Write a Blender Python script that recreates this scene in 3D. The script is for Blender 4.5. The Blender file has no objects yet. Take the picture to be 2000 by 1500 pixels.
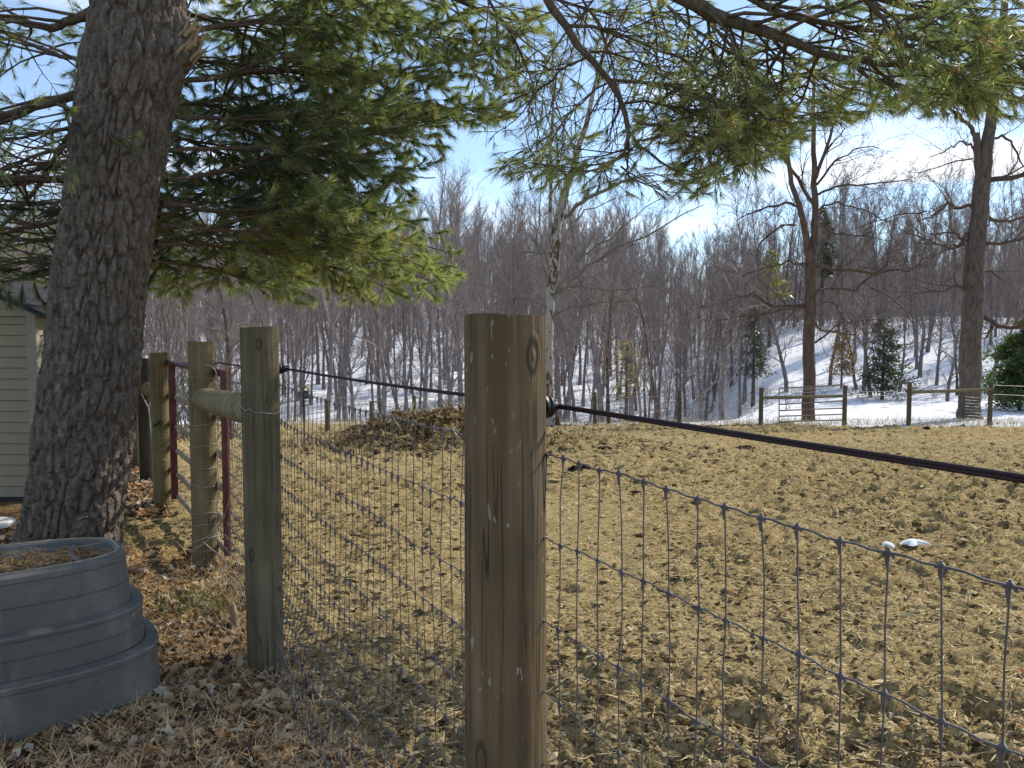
import bpy, math, random
import numpy as np
from mathutils import Vector
rng = np.random.default_rng(7)
random.seed(7)
S = bpy.context.scene
COL = S.collection
R = math.radians

# ------------------------------------------------------------------ camera, sky, sun, exposure
FPX = 1570.0                      # focal length in pixels of a 2000 px wide picture
EYE = 1.5
PITCH = math.atan((750 - 658) / FPX)
cam = bpy.data.cameras.new('camera')
cam.sensor_width = 36.0
cam.lens = 36.0 * FPX / 2000.0
cam.clip_start = 0.05
cam.clip_end = 2000
camo = bpy.data.objects.new('camera', cam)
COL.objects.link(camo)
camo.location = (0, 0, EYE)
camo.rotation_euler = (math.pi / 2 - PITCH, 0, 0)
S.camera = camo

SUN_EL, SUN_AZ = R(38), R(52)     # azimuth clockwise from +Y (the viewing direction)
sund = Vector((math.sin(SUN_AZ) * math.cos(SUN_EL), math.cos(SUN_AZ) * math.cos(SUN_EL), math.sin(SUN_EL)))
w = bpy.data.worlds.new("World")
S.world = w
w.use_nodes = True
nt = w.node_tree
nt.nodes.clear()
N = nt.nodes.new
L_ = nt.links.new
wo = N('ShaderNodeOutputWorld')
bg = N('ShaderNodeBackground')
bg.inputs['Strength'].default_value = 0.15
sky = N('ShaderNodeTexSky')
sky.sky_type = 'NISHITA'
sky.sun_disc = False
sky.sun_elevation = SUN_EL
sky.sun_rotation = SUN_AZ
sky.air_density = 1.0
sky.dust_density = 0.15
sky.ozone_density = 4.5
tc = N('ShaderNodeTexCoord')
sp = N('ShaderNodeSeparateXYZ'); L_(tc.outputs['Generated'], sp.inputs[0])
mp = N('ShaderNodeMapping'); mp.inputs['Scale'].default_value = (1.6, 1.6, 9.0)
L_(tc.outputs['Generated'], mp.inputs[0])
nz = N('ShaderNodeTexNoise'); nz.inputs['Scale'].default_value = 1.5; nz.inputs['Detail'].default_value = 7; nz.inputs['Distortion'].default_value = 0.6
L_(mp.outputs[0], nz.inputs[0])
cr = N('ShaderNodeValToRGB'); cr.color_ramp.elements[0].position = 0.50; cr.color_ramp.elements[1].position = 0.66
L_(nz.outputs[0], cr.inputs[0])
# the long flat bank of cloud low in the sky
def wmath(op, a, b=None, c=None):
    n = N('ShaderNodeMath'); n.operation = op
    for i, v in enumerate((a, b, c)):
        if v is None: continue
        if isinstance(v, (int, float)): n.inputs[i].default_value = v
        else: L_(v, n.inputs[i])
    return n.outputs[0]
nz2 = N('ShaderNodeTexNoise'); nz2.inputs['Scale'].default_value = 2.2; nz2.inputs['Detail'].default_value = 5
L_(mp.outputs[0], nz2.inputs[0])
zz = wmath('MULTIPLY_ADD', nz2.outputs[0], 0.03, sp.outputs[2])
d1 = wmath('ABSOLUTE', wmath('SUBTRACT', zz, 0.199))
mr = N('ShaderNodeMapRange'); mr.interpolation_type = 'SMOOTHSTEP'
mr.inputs[1].default_value = 0.024; mr.inputs[2].default_value = 0.010; mr.inputs[3].default_value = 0; mr.inputs[4].default_value = 1
L_(d1, mr.inputs[0])
mx_ = N('ShaderNodeMapRange'); mx_.interpolation_type = 'SMOOTHSTEP'
mx_.inputs[1].default_value = 0.18; mx_.inputs[2].default_value = 0.42
L_(sp.outputs[0], mx_.inputs[0])
band = wmath('MULTIPLY', mr.outputs[0], mx_.outputs[0])
cl = wmath('MAXIMUM', band, wmath('MULTIPLY_ADD', cr.outputs[0], 0.5, 0.10))
mix = N('ShaderNodeMix'); mix.data_type = 'RGBA'
L_(cl, mix.inputs[0]); L_(sky.outputs[0], mix.inputs[6]); mix.inputs[7].default_value = (6.6, 6.9, 7.3, 1)
L_(mix.outputs[2], bg.inputs[0]); L_(bg.outputs[0], wo.inputs[0])

sl = bpy.data.lights.new('sun', 'SUN')
sl.energy = 4.0
sl.angle = R(0.5)
sl.color = (1.0, 0.93, 0.80)
so = bpy.data.objects.new('sun', sl)
COL.objects.link(so)
so.rotation_euler = sund.to_track_quat('Z', 'Y').to_euler()
so.location = (10, 10, 20)

S.view_settings.view_transform = 'Standard'
S.view_settings.look = 'None'
S.view_settings.exposure = 0.48
S.view_settings.gamma = 1
S.view_settings.use_curve_mapping = False
S.cycles.max_bounces = 6
S.cycles.diffuse_bounces = 3
S.cycles.transmission_bounces = 4
S.cycles.use_denoising = True

# ------------------------------------------------------------------ measuring helpers
CP, SP = math.cos(PITCH), math.sin(PITCH)
def U(px, py, Y):
    """the point at depth Y that the photograph shows at pixel px, py"""
    x = (px - 1000) / FPX; y = (750 - py) / FPX
    d = np.array([x, CP + y * SP, -SP + y * CP])
    return np.array([0, 0, EYE]) + d * (Y / d[1])
def UU(lst):
    return np.array([U(*p) for p in lst])
def sstep(a, b, x):
    t = np.clip((np.asarray(x, float) - a) / (b - a), 0, 1)
    return t * t * (3 - 2 * t)

# numpy gradient noise
_perm = np.random.default_rng(3).permutation(512)
_perm = np.concatenate([_perm, _perm, _perm])
_gr = np.random.default_rng(4).random(1536) * 2 - 1
def vnoise(x, y, z=0.0):
    x, y, z = np.broadcast_arrays(np.asarray(x, float), np.asarray(y, float), np.asarray(z, float))
    xi = np.floor(x).astype(int); yi = np.floor(y).astype(int); zi = np.floor(z).astype(int)
    fx, fy, fz = x - xi, y - yi, z - zi
    fx = fx * fx * (3 - 2 * fx); fy = fy * fy * (3 - 2 * fy); fz = fz * fz * (3 - 2 * fz)
    def h(i, j, k): return _gr[_perm[_perm[_perm[i & 511] + (j & 511)] + (k & 511)]]
    def lx(j, k): return h(xi, j, k) * (1 - fx) + h(xi + 1, j, k) * fx
    a = lx(yi, zi) * (1 - fy) + lx(yi + 1, zi) * fy
    b = lx(yi, zi + 1) * (1 - fy) + lx(yi + 1, zi + 1) * fy
    return a * (1 - fz) + b * fz
def fbm(x, y, o=4, z=0.0):
    s = 0; a = 1; f = 1; t = 0
    for i in range(o):
        s = s + a * vnoise(x * f + 17.3 * i, y * f + 5.1 * i, z); t += a; a *= .5; f *= 2.03
    return s / t

# ------------------------------------------------------------------ mesh builder
class MB:
    def __init__(self):
        self.v = []; self.q = []; self.t = []; self.c = []; self.n = 0; self.smq = []; self.smt = []
    def add(self, v, quads=None, tris=None, col=None, smooth=True):
        v = np.asarray(v, float).reshape(-1, 3)
        if quads is not None and len(quads):
            q = np.asarray(quads, np.int64).reshape(-1, 4) + self.n
            self.q.append(q); self.smq.append(np.full(len(q), smooth))
        if tris is not None and len(tris):
            t = np.asarray(tris, np.int64).reshape(-1, 3) + self.n
            self.t.append(t); self.smt.append(np.full(len(t), smooth))
        self.v.append(v)
        c = np.ones((len(v), 4))
        if col is not None: c[:, :3] = np.asarray(col)
        self.c.append(c)
        self.n += len(v)
        return self
    def box(self, c, s, rot=None, col=None):
        """box centred at c with sizes s"""
        x, y, z = [k / 2 for k in s]
        v = np.array([[a * x, b * y, g * z] for a in (-1, 1) for b in (-1, 1) for g in (-1, 1)])
        if rot is not None: v = v @ np.array(rot).T
        v = v + np.array(c)
        q = [[0, 1, 3, 2], [4, 6, 7, 5], [0, 4, 5, 1], [2, 3, 7, 6], [0, 2, 6, 4], [1, 5, 7, 3]]
        return self.add(v, q, col=col, smooth=False)
    def tube(self, pts, rad, n=8, cap=True, col=None, jit=0.0):
        pts = np.asarray(pts, float); m = len(pts)
        rad = np.broadcast_to(np.asarray(rad, float), (m,))
        tg = np.gradient(pts, axis=0)
        tg /= np.linalg.norm(tg, axis=1, keepdims=True) + 1e-9
        mean = pts[-1] - pts[0]
        ref = np.array([0, 0, 1.0]) if abs(mean[2]) < 0.7 * np.linalg.norm(mean) + 1e-9 else np.array([1.0, 0, 0])
        a = np.cross(tg, ref); a /= np.linalg.norm(a, axis=1, keepdims=True) + 1e-9
        b = np.cross(tg, a)
        th = np.arange(n) / n * 2 * math.pi
        rr = rad[:, None] * (1 + (jit * rng.standard_normal((m, n)) if jit else 0))
        ring = pts[:, None, :] + rr[..., None] * (np.cos(th)[None, :, None] * a[:, None, :] + np.sin(th)[None, :, None] * b[:, None, :])
        i = np.arange(m - 1)[:, None]; j = np.arange(n)[None, :]; j2 = (j + 1) % n
        q = np.stack([i * n + j, i * n + j2, (i + 1) * n + j2, (i + 1) * n + j], -1).reshape(-1, 4)
        self.add(ring.reshape(-1, 3), q, col=col)
        if cap and n > 3:
            for e, k in ((0, 0), (m - 1, 1)):
                c = pts[e][None]
                v = np.concatenate([ring[e], c])
                t = [[x, (x + 1) % n, n] if k == 1 else [(x + 1) % n, x, n] for x in range(n)]
                self.add(v, None, t, col=col, smooth=False)
        return self
    def slivers(self, p0, p1, wd, col=None, droop=0.0):
        """many long thin triangles, vectorised"""
        p0 = np.asarray(p0, float); p1 = np.asarray(p1, float); n = len(p0)
        if n == 0: return self
        d = p1 - p0
        r = rng.standard_normal((n, 3))
        s = np.cross(d, r); s /= np.linalg.norm(s, axis=1, keepdims=True) + 1e-9
        s = s * (np.broadcast_to(np.asarray(wd, float), (n,))[:, None] / 2)
        v = np.stack([p0 - s, p0 + s, p1], 1).reshape(-1, 3)
        t = np.arange(3 * n).reshape(-1, 3)
        if col is not None and np.ndim(col) == 2: col = np.repeat(col, 3, axis=0)
        return self.add(v, None, t, col=col, smooth=False)
    def build(self, name, mat, parent=None, mesh_only=False):
        me = bpy.data.meshes.new(name)
        if self.n:
            V = np.concatenate(self.v)
            Q = np.concatenate(self.q) if self.q else np.zeros((0, 4), int)
            T = np.concatenate(self.t) if self.t else np.zeros((0, 3), int)
            sm = np.concatenate((self.smq or [np.zeros(0)]) + (self.smt or [np.zeros(0)])).astype(bool)
            me.vertices.add(len(V)); me.vertices.foreach_set('co', V.astype(np.float32).ravel())
            lp = np.concatenate([Q.ravel(), T.ravel()]).astype(np.int32)
            me.loops.add(len(lp)); me.loops.foreach_set('vertex_index', lp)
            st = np.concatenate([np.arange(len(Q)) * 4, len(Q) * 4 + np.arange(len(T)) * 3]).astype(np.int32)
            me.polygons.add(len(st)); me.polygons.foreach_set('loop_start', st)
            me.polygons.foreach_set('use_smooth', sm)
            me.update(calc_edges=True)
            ca = me.color_attributes.new('col', 'FLOAT_COLOR', 'POINT')
            ca.data.foreach_set('color', np.concatenate(self.c).astype(np.float32).ravel())
            me.validate(verbose=False)
        if mat: me.materials.append(mat)
        if mesh_only: return me
        return link(name, me, parent)
def link(name, me, parent=None):
    o = bpy.data.objects.new(name, me)
    COL.objects.link(o)
    if parent is not None: o.parent = parent
    return o
def tag(o, label=None, cat=None, group=None, kind=None):
    if label: o['label'] = label
    if cat: o['category'] = cat
    if group: o['group'] = group
    if kind: o['kind'] = kind
    return o
def empty(name, loc=(0, 0, 0), rz=0):
    o = bpy.data.objects.new(name, None); COL.objects.link(o)
    o.location = loc; o.rotation_euler = (0, 0, rz); o.empty_display_size = .1
    return o
def shift(mb, loc):
    for i in range(len(mb.v)): mb.v[i] = mb.v[i] - np.array(loc)
    return mb

# ------------------------------------------------------------------ materials
class Mat:
    def __init__(self, name, rough=0.9, spec=0.2):
        self.m = bpy.data.materials.new(name); self.m.use_nodes = True
        self.nt = self.m.node_tree
        self.b = self.nt.nodes['Principled BSDF']
        self.b.inputs['Roughness'].default_value = rough
        self.b.inputs['Specular IOR Level'].default_value = spec
        self.tc = self.nt.nodes.new('ShaderNodeTexCoord')
    def node(self, t, **kw):
        n = self.nt.nodes.new(t)
        for k, v in kw.items():
            if k in n.inputs.keys():
                s = n.inputs[k]
                if hasattr(v, 'links') or isinstance(v, bpy.types.NodeSocket): self.nt.links.new(v, s)
                else: s.default_value = v
            else: setattr(n, k, v)
        return n
    def link(self, a, b): self.nt.links.new(a, b)
    def coords(self, scale=(1, 1, 1)):
        m = self.node('ShaderNodeMapping'); m.inputs['Scale'].default_value = scale
        self.link(self.tc.outputs['Object'], m.inputs[0]); return m.outputs[0]
    def noise(self, scale=5, detail=4, co=None, dist=0.0, rough=.55):
        n = self.node('ShaderNodeTexNoise'); n.inputs['Scale'].default_value = scale; n.inputs['Detail'].default_value = detail
        n.inputs['Distortion'].default_value = dist; n.inputs['Roughness'].default_value = rough
        self.link(co if co is not None else self.tc.outputs['Object'], n.inputs[0]); return n.outputs[0]
    def ramp(self, v, stops):
        n = self.node('ShaderNodeValToRGB'); e = n.color_ramp.elements
        while len(e) < len(stops): e.new(0.5)
        for i, (p, c) in enumerate(stops):
            e[i].position = p
            e[i].color = (c, c, c, 1) if isinstance(c, (int, float)) else (*c, 1)
        self.link(v, n.inputs[0]); return n.outputs[0]
    def mix(self, f, a, b, mode='MIX'):
        n = self.node('ShaderNodeMix'); n.data_type = 'RGBA'; n.blend_type = mode
        for s, v in ((n.inputs[0], f), (n.inputs[6], a), (n.inputs[7], b)):
            if isinstance(v, bpy.types.NodeSocket): self.link(v, s)
            elif isinstance(v, (int, float)): s.default_value = v if s == n.inputs[0] else (v, v, v, 1)
            else: s.default_value = (*v, 1)
        return n.outputs[2]
    def math(self, op, a, b=0.0, c=0.0):
        n = self.node('ShaderNodeMath'); n.operation = op
        for i, v in enumerate((a, b, c)):
            if isinstance(v, bpy.types.NodeSocket): self.link(v, n.inputs[i])
            else: n.inputs[i].default_value = v
        return n.outputs[0]
    def attr(self, name='col'):
        n = self.node('ShaderNodeAttribute'); n.attribute_name = name; return n
    def color(self, c):
        if isinstance(c, bpy.types.NodeSocket): self.link(c, self.b.inputs['Base Color'])
        else: self.b.inputs['Base Color'].default_value = (*c, 1)
        return self
    def bump(self, h, strength=.5, dist=.01):
        n = self.node('ShaderNodeBump'); n.inputs['Strength'].default_value = strength; n.inputs['Distance'].default_value = dist
        self.link(h, n.inputs['Height']); self.link(n.outputs[0], self.b.inputs['Normal']); return self
    def translucent(self, c, fac):
        out = self.nt.nodes['Material Output']
        t = self.node('ShaderNodeBsdfTranslucent')
        if isinstance(c, bpy.types.NodeSocket): self.link(c, t.inputs[0])
        else: t.inputs[0].default_value = (*c, 1)
        m = self.node('ShaderNodeMixShader'); m.inputs[0].default_value = fac
        self.link(self.b.outputs[0], m.inputs[1]); self.link(t.outputs[0], m.inputs[2]); self.link(m.outputs[0], out.inputs[0])
        return self

def wood_mat(name, c1, c2, crack=(.03, .022, .015), sc=1.0, green=0.0, knots=(), flecks=False):
    m = Mat(name, .85, .15)
    g = m.noise(34 * sc, 7, m.coords((1, 1, .045)), .6)
    fine = m.noise(150 * sc, 4, m.coords((1, 1, .03)))
    big = m.noise(3.2, 4)
    c = m.mix(m.ramp(g, [(.38, 0), (.62, 1)]), c1, c2)
    c = m.mix(m.math('MULTIPLY', fine, .5), c, [k * .45 for k in c1])
    c = m.mix(m.ramp(big, [(.35, 0), (.65, .75)]), c, [c1[0] * .7, c1[1] * .78, c1[2] * .75])
    ck = m.math('MULTIPLY', m.ramp(m.noise(26 * sc, 2, m.coords((1.2, 1.2, .03)), .2), [(.485, 0), (.498, 1), (.502, 1), (.515, 0)]), m.ramp(m.noise(5, 3, m.coords((1, 1, .4))), [(.45, 0), (.6, 1)]))
    c = m.mix(m.math('MULTIPLY', ck, .8), c, crack)
    h = m.math('SUBTRACT', m.math('ADD', g, m.math('MULTIPLY', fine, .5)), m.math('MULTIPLY', ck, .8))
    for (kx, kz, rx, rz) in knots:       # growth rings round a knot, in object space
        s = m.node('ShaderNodeSeparateXYZ'); m.link(m.tc.outputs['Object'], s.inputs[0])
        dx = m.math('DIVIDE', m.math('SUBTRACT', s.outputs[0], kx), rx)
        dz = m.math('DIVIDE', m.math('SUBTRACT', s.outputs[2], kz), rz)
        d = m.math('SQRT', m.math('ADD', m.math('MULTIPLY', dx, dx), m.math('MULTIPLY', dz, dz)))
        d = m.math('ADD', d, m.math('MULTIPLY', m.noise(20, 2), .25))
        rings = m.math('SINE', m.math('MULTIPLY', d, 13.0))
        msk = m.ramp(d, [(.55, 1), (1.0, 0)])
        core = m.ramp(d, [(.12, 1), (.3, 0)])
        c = m.mix(m.math('MULTIPLY', msk, m.math('MULTIPLY_ADD', rings, .4, .4)), c, crack)
        c = m.mix(m.math('MULTIPLY', core, .6), c, (c2[0] * 1.1, c2[1] * .8, c2[2] * .6))
        h = m.math('ADD', h, m.math('MULTIPLY', rings, m.math('MULTIPLY', msk, .3)))
    if flecks:
        f = m.ramp(m.noise(75, 2, m.coords((1, 1, .4))), [(.665, 0), (.69, 1)])
        f2 = m.ramp(m.noise(4, 2), [(.5, 0), (.62, 1)])
        c = m.mix(m.math('MULTIPLY', m.math('MULTIPLY', f, f2), .7), c, (.36, .32, .24))
    m.color(c); m.bump(h, .9, .007)
    return m.m
def bark_mat(name, dark, light, sc=1.0, blotch=None):
    m = Mat(name, .95, .1)
    n1 = m.noise(22 * sc, 6, m.coords((1, 1, .35)), .5)
    n2 = m.noise(4 * sc, 3)
    c = m.mix(m.ramp(n1, [(.32, 0), (.68, 1)]), dark, light)
    c = m.mix(m.ramp(n2, [(.4, 0), (.7, .5)]), c, [k * .6 for k in light])
    if blotch:
        bl = m.ramp(m.noise(5 * sc, 3, m.coords((1, 1, .5)), .8), [(.52, 0), (.56, 1)])
        c = m.mix(bl, c, blotch)
    m.color(c); m.bump(n1, .6, .012)
    return m.m
def plain(name, c, rough=.6, spec=.3, metal=0.0, var=.3, sc=20, bump=.0):
    m = Mat(name, rough, spec)
    m.b.inputs['Metallic'].default_value = metal
    n = m.noise(sc, 4)
    m.color(m.mix(m.ramp(n, [(.3, 0), (.7, 1)]), [k * (1 - var) for k in c], c))
    if bump: m.bump(n, bump, .004)
    return m.m
def attr_mat(name, rough=.8, spec=.15, trans=0.0, tcol=None, noise=0.0):
    m = Mat(name, rough, spec)
    a = m.attr().outputs[0]
    if noise: a = m.mix(m.math('MULTIPLY', m.noise(30, 3), noise), a, (.02, .015, .01))
    m.color(a)
    if trans: m.translucent(m.mix(1.0, a, tcol or (1, 1, 1), 'MULTIPLY'), trans)
    return m.m

M = {}
M['post_near'] = wood_mat('weathered_post_wood', (.130, .086, .048), (.27, .19, .112), knots=[(.050, 1.468, .022, .062), (-.045, .72, .018, .07)], flecks=True)
M['post_grey'] = wood_mat('grey_post_wood', (.120, .096, .058), (.22, .18, .115), knots=[(.02, 1.47, .02, .04), (-.03, .55, .02, .05)])
M['post_tan'] = wood_mat('tan_post_wood', (.17, .125, .065), (.28, .21, .11))
M['post_dark'] = wood_mat('dark_post_wood', (.05, .048, .035), (.09, .085, .06))
M['rail_wood'] = wood_mat('rail_wood', (.22, .18, .10), (.34, .28, .16))
M['far_wood'] = plain('far_post_wood', (.15, .115, .07), .9, .1, 0, .5, 12)
M['wire'] = plain('galvanised_wire', (.120, .108, .112), .6, .4, .05, .4, 60)
M['rope'] = plain('brown_rope', (.040, .026, .028), .6, .2, 0, .5, 300)
M['black_plastic'] = plain('black_plastic', (.010, .010, .013), .45, .4)
M['bark'] = bark_mat('pine_bark', (.042, .034, .028), (.20, .165, .135), 1.6)
M['bare_wood'] = wood_mat('torn_wood', (.30, .21, .12), (.42, .32, .2))
M['limb_bark'] = bark_mat('limb_bark', (.055, .042, .030), (.15, .115, .08), 2)
M['tree_bark'] = bark_mat('grey_tree_bark', (.055, .045, .040), (.16, .13, .105), .4)
M['brown_bark'] = bark_mat('brown_tree_bark', (.06, .042, .032), (.15, .105, .08), .4)
M['syc_bark'] = bark_mat('pale_mottled_bark', (.24, .22, .19), (.42, .40, .36), 1.1, (.10, .07, .045))
M['wood_bark'] = bark_mat('woodland_bark', (.095, .082, .082), (.24, .21, .20), .3)
M['twig'] = plain('twig_bark', (.31, .255, .228), .95, .05, 0, .4, 3)
M['pale_twig'] = plain('pale_twig_bark', (.22, .195, .165), .95, .05, 0, .4, 3)
M['needles'] = attr_mat('pine_needles', .38, .5, .5, (1.5, 1.5, .75))
M['leaf'] = attr_mat('dry_leaves', .6, .3, .35, (1.4, 1.1, .7), .22)
M['clod'] = attr_mat('dry_soil_clods', .95, .05, 0, None, .35)
M['straw'] = attr_mat('straw', .8, .1)
M['tank'] = None

# ------------------------------------------------------------------ terrain
P2 = np.array([-1.106, 3.53]); P3 = np.array([-2.01, 5.2]); P1 = np.array([-.012, 1.50])
FD = np.array([-.521, 1.0]) / 1.1276           # fence direction, away from the camera
FN = np.array([.887, .462])                    # towards the paddock
def side(x, y):
    """distance from the fence line, positive in the paddock"""
    return (x - P2[0]) * FN[0] + (y - P2[1]) * FN[1]
def base_h(x, y):
    x = np.asarray(x, float); y = np.asarray(y, float)
    z = -1.75 * sstep(6.0, 31, y)
    right = sstep(.22, .34, x / np.maximum(y, 1))            # the paddock's shoulder on the right stays level
    drop = -3.6 * sstep(29.5, 50, y) * (1 - right) - .2 * sstep(31, 50, y) * right
    z = z + drop
    rise = 13.2 * np.clip((y - 50) / 92, 0, 1.0) ** 1.08
    rise = rise + 2.6 * sstep(42, 62, y) * right * (1 - sstep(62, 140, y))
    rise = rise + 2.0 * np.exp(-((x / np.maximum(y, 1) + .07) / .10) ** 2) * sstep(90, 145, y)
    rise = rise + .5 * sstep(.42, .7, x / np.maximum(y, 1)) * sstep(80, 145, y)
    rise = rise - 2.0 * np.exp(-((x / np.maximum(y, 1) - .38) / .10) ** 2) * sstep(90, 145, y)
    rise = rise - 4.2 * right * sstep(58, 115, y)
    z = z + rise
    z = z + .06 * fbm(x * .25, y * .25, 3) * sstep(3, 9, y) + .9 * fbm(x * .05, y * .05, 3) * sstep(45, 80, y)
    # manure heap
    hx, hy = (x + 1.42) / 1.40, (y - 13.6) / 1.6
    z = z + .42 * np.exp(-(hx ** 2 + hy ** 2) ** 2.0) * (1 + .55 * fbm(x * 2.0, y * 2.0, 3))
    hx, hy = (x - .9) / 2.0, (y - 13.0) / 1.6
    z = z + .17 * np.exp(-(hx ** 2 + hy ** 2) ** 1.3)
    # bank of litter under the pines
    z = z + .05 * sstep(.15, -.6, side(x, y)) * sstep(7, 4.5, y)
    return z
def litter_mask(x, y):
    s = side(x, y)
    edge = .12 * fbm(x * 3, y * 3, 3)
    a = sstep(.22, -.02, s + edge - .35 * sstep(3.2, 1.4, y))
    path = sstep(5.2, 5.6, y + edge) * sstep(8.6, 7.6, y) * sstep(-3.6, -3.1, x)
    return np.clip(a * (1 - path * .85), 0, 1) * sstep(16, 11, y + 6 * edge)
def snow_mask(x, y):
    right = sstep(.30, .42, x / np.maximum(y, 1))
    return sstep(-.4, .6, (y - (29.7 - 1.0 * right)) / 1.2 + 1.3 * fbm(x * .8, y * .8, 3))
def rough_h(x, y):
    """churned soil: clods, hoof marks"""
    lit = litter_mask(x, y); sn = snow_mask(x, y)
    past = (1 - lit) * (1 - sn)
    rough = .38 + .55 * sstep(-.2, .3, fbm(x * .5 + 3, y * .5, 2)) + .7 * sstep(4.2, 2.6, y) + 1.3 * sstep(7.2, 10.0, y + .35 * x + 1.2 * fbm(x * .6, y * .6, 2)) + .5 * sstep(.4, 2.4, x) * sstep(9, 4, y)
    heap = np.exp(-(((x + 1.2) / 2.6) ** 2 + ((y - 13.4) / 2.0) ** 2) ** 1.5)
    rough = rough + 1.7 * heap 
    a = 1 - np.abs(fbm(x * 5.5, y * 7.5, 3)) * 2.2
    b = fbm(x * 16, y * 20, 3)
    pits = -sstep(.28, .5, vnoise(x * 4.3 + 9, y * 5.0)) * .02
    c2 = fbm(x * 34, y * 60, 2)
    rough = rough * (1 + .9 * sstep(14, 24, y))
    zz = (.018 * a + .036 * b + .022 * c2 * sstep(12, 7, y) + .9 * pits) * rough * past
    zz = zz + .016 * fbm(x * 12, y * 12, 3) * lit
    return zz + .03 * fbm(x * 1.5, y * 1.5, 3) * sn
def ground_z(x, y): return base_h(x, y) + rough_h(x, y)

APY = -4.0
rr = np.concatenate([np.linspace(.6, 5.0, 30, endpoint=False), 5.0 * (34 / 5.0) ** (np.arange(640) / 640), 34 * (520 / 34) ** (np.arange(150) / 149)])
aa = np.concatenate([np.linspace(-88, -40, 30, endpoint=False), np.linspace(-40, 40, 470), np.linspace(40, 88, 31)[1:]])
aa = np.radians(aa)
RR, AA = np.meshgrid(rr, aa, indexing='ij')
gx = RR * np.sin(AA); gy = APY + RR * np.cos(AA)
gz = ground_z(gx, gy)
gz = np.where(RR > 200, base_h(gx, np.minimum(gy, 170)) - .0, gz)
n0, n1 = gx.shape
i = np.arange(n0 - 1)[:, None]; j = np.arange(n1 - 1)[None, :]
quads = np.stack([i * n1 + j, (i + 1) * n1 + j, (i + 1) * n1 + j + 1, i * n1 + j + 1], -1).reshape(-1, 4)
gm = MB()
hp = np.exp(-(((gx + 1.2) / 2.3) ** 2 + ((gy - 13.5) / 1.7) ** 2) ** 1.5)
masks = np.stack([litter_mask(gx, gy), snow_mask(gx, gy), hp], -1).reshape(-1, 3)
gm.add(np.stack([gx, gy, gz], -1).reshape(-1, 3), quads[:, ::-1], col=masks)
m = Mat('paddock_ground', .97, .05)
at = m.attr('col')
sx = m.node('ShaderNodeSeparateColor'); m.link(at.outputs[0], sx.inputs[0])
na = m.noise(1.1, 5); nb = m.noise(42, 6, m.coords((.8, 1.5, 1)), .4); ncc = m.noise(13, 6, m.coords((.7, 1.4, 1)), .5); nd = m.noise(150, 3)
soil = m.mix(m.ramp(nb, [(.30, 0), (.62, 1)]), (.16, .112, .052), (.50, .385, .182))
soil = m.mix(m.ramp(ncc, [(.42, 0), (.68, .6)]), soil, (.22, .155, .070))
soil = m.mix(m.ramp(na, [(.45, 0), (.7, .35)]), soil, (.50, .40, .20))
soil = m.mix(m.ramp(nd, [(.62, 0), (.75, .6)]), soil, (.55, .47, .28))
soil = m.mix(m.math('MULTIPLY', sx.outputs[2], m.ramp(ncc, [(.3, .45), (.6, .95)])), soil, (.085, .055, .025))
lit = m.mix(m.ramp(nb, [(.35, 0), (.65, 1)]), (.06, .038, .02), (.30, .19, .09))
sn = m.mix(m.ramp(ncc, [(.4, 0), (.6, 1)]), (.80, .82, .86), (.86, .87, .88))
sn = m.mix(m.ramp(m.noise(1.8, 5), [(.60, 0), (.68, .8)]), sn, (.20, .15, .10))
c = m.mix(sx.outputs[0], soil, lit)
c = m.mix(sx.outputs[1], c, sn)
m.color(c)
m.bump(m.math('ADD', m.math('MULTIPLY', nb, 1.0), m.math('MULTIPLY', nd, .35)), 1.0, .03)
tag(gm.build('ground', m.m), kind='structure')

# ------------------------------------------------------------------ scatter helpers for ground cover
def on_ground_px(n, x0, x1, y0, y1, seed=0):
    """ground points spread evenly as the viewer sees them (far ones are fewer per square metre)"""
    r = np.random.default_rng(seed)
    px = r.uniform(x0, x1, n); py = r.uniform(y0, y1, n)
    x = (px - 1000) / FPX; y = (750 - py) / FPX
    dy = CP + y * SP; dz = -SP + y * CP
    t = -EYE / dz * 1.0
    Y = np.full(n, 4.0)
    Y = EYE / -dz * dy
    for _ in range(25):
        Y = .5 * Y + .5 * (EYE - base_h(x * Y / dy, Y)) / -dz * dy
    X = x * Y / dy
    ok = (Y > 0) & (Y < 34) & np.isfinite(X)
    return X[ok], Y[ok]
octv = np.array([[1, 0, 0], [-1, 0, 0], [0, 1, 0], [0, -1, 0], [0, 0, 1], [0, 0, -1]], float)
octt = np.array([[0, 2, 4], [2, 1, 4], [1, 3, 4], [3, 0, 4], [2, 0, 5], [1, 2, 5], [3, 1, 5], [0, 3, 5]])
def clods(mb, X, Y, size, cols, flat=.6, stretch=1.0):
    n = len(X)
    v = np.repeat(octv[None], n, 0) * (1 + .4 * rng.standard_normal((n, 6, 1)))
    v += .25 * rng.standard_normal((n, 6, 3))
    s = np.stack([size * rng.uniform(.7, 1.5, n), size * rng.uniform(.7, 1.3, n), size * flat * rng.uniform(.6, 1.3, n)], -1)
    s[:, 0] *= stretch
    v *= s[:, None, :]
    a = rng.uniform(0, 6.28, n) if stretch == 1.0 else rng.normal(0, .45, n)
    ca, sa = np.cos(a)[:, None], np.sin(a)[:, None]
    vx = v[..., 0] * ca - v[..., 1] * sa; vy = v[..., 0] * sa + v[..., 1] * ca
    z = ground_z(X, Y)
    v = np.stack([vx + X[:, None], vy + Y[:, None], v[..., 2] + z[:, None] + (size * .15)[:, None]], -1)
    t = (octt[None] + 6 * np.arange(n)[:, None, None]).reshape(-1, 3)
    mb.add(v.reshape(-1, 3), None, t, col=np.repeat(cols, 6, 0), smooth=False)
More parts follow.
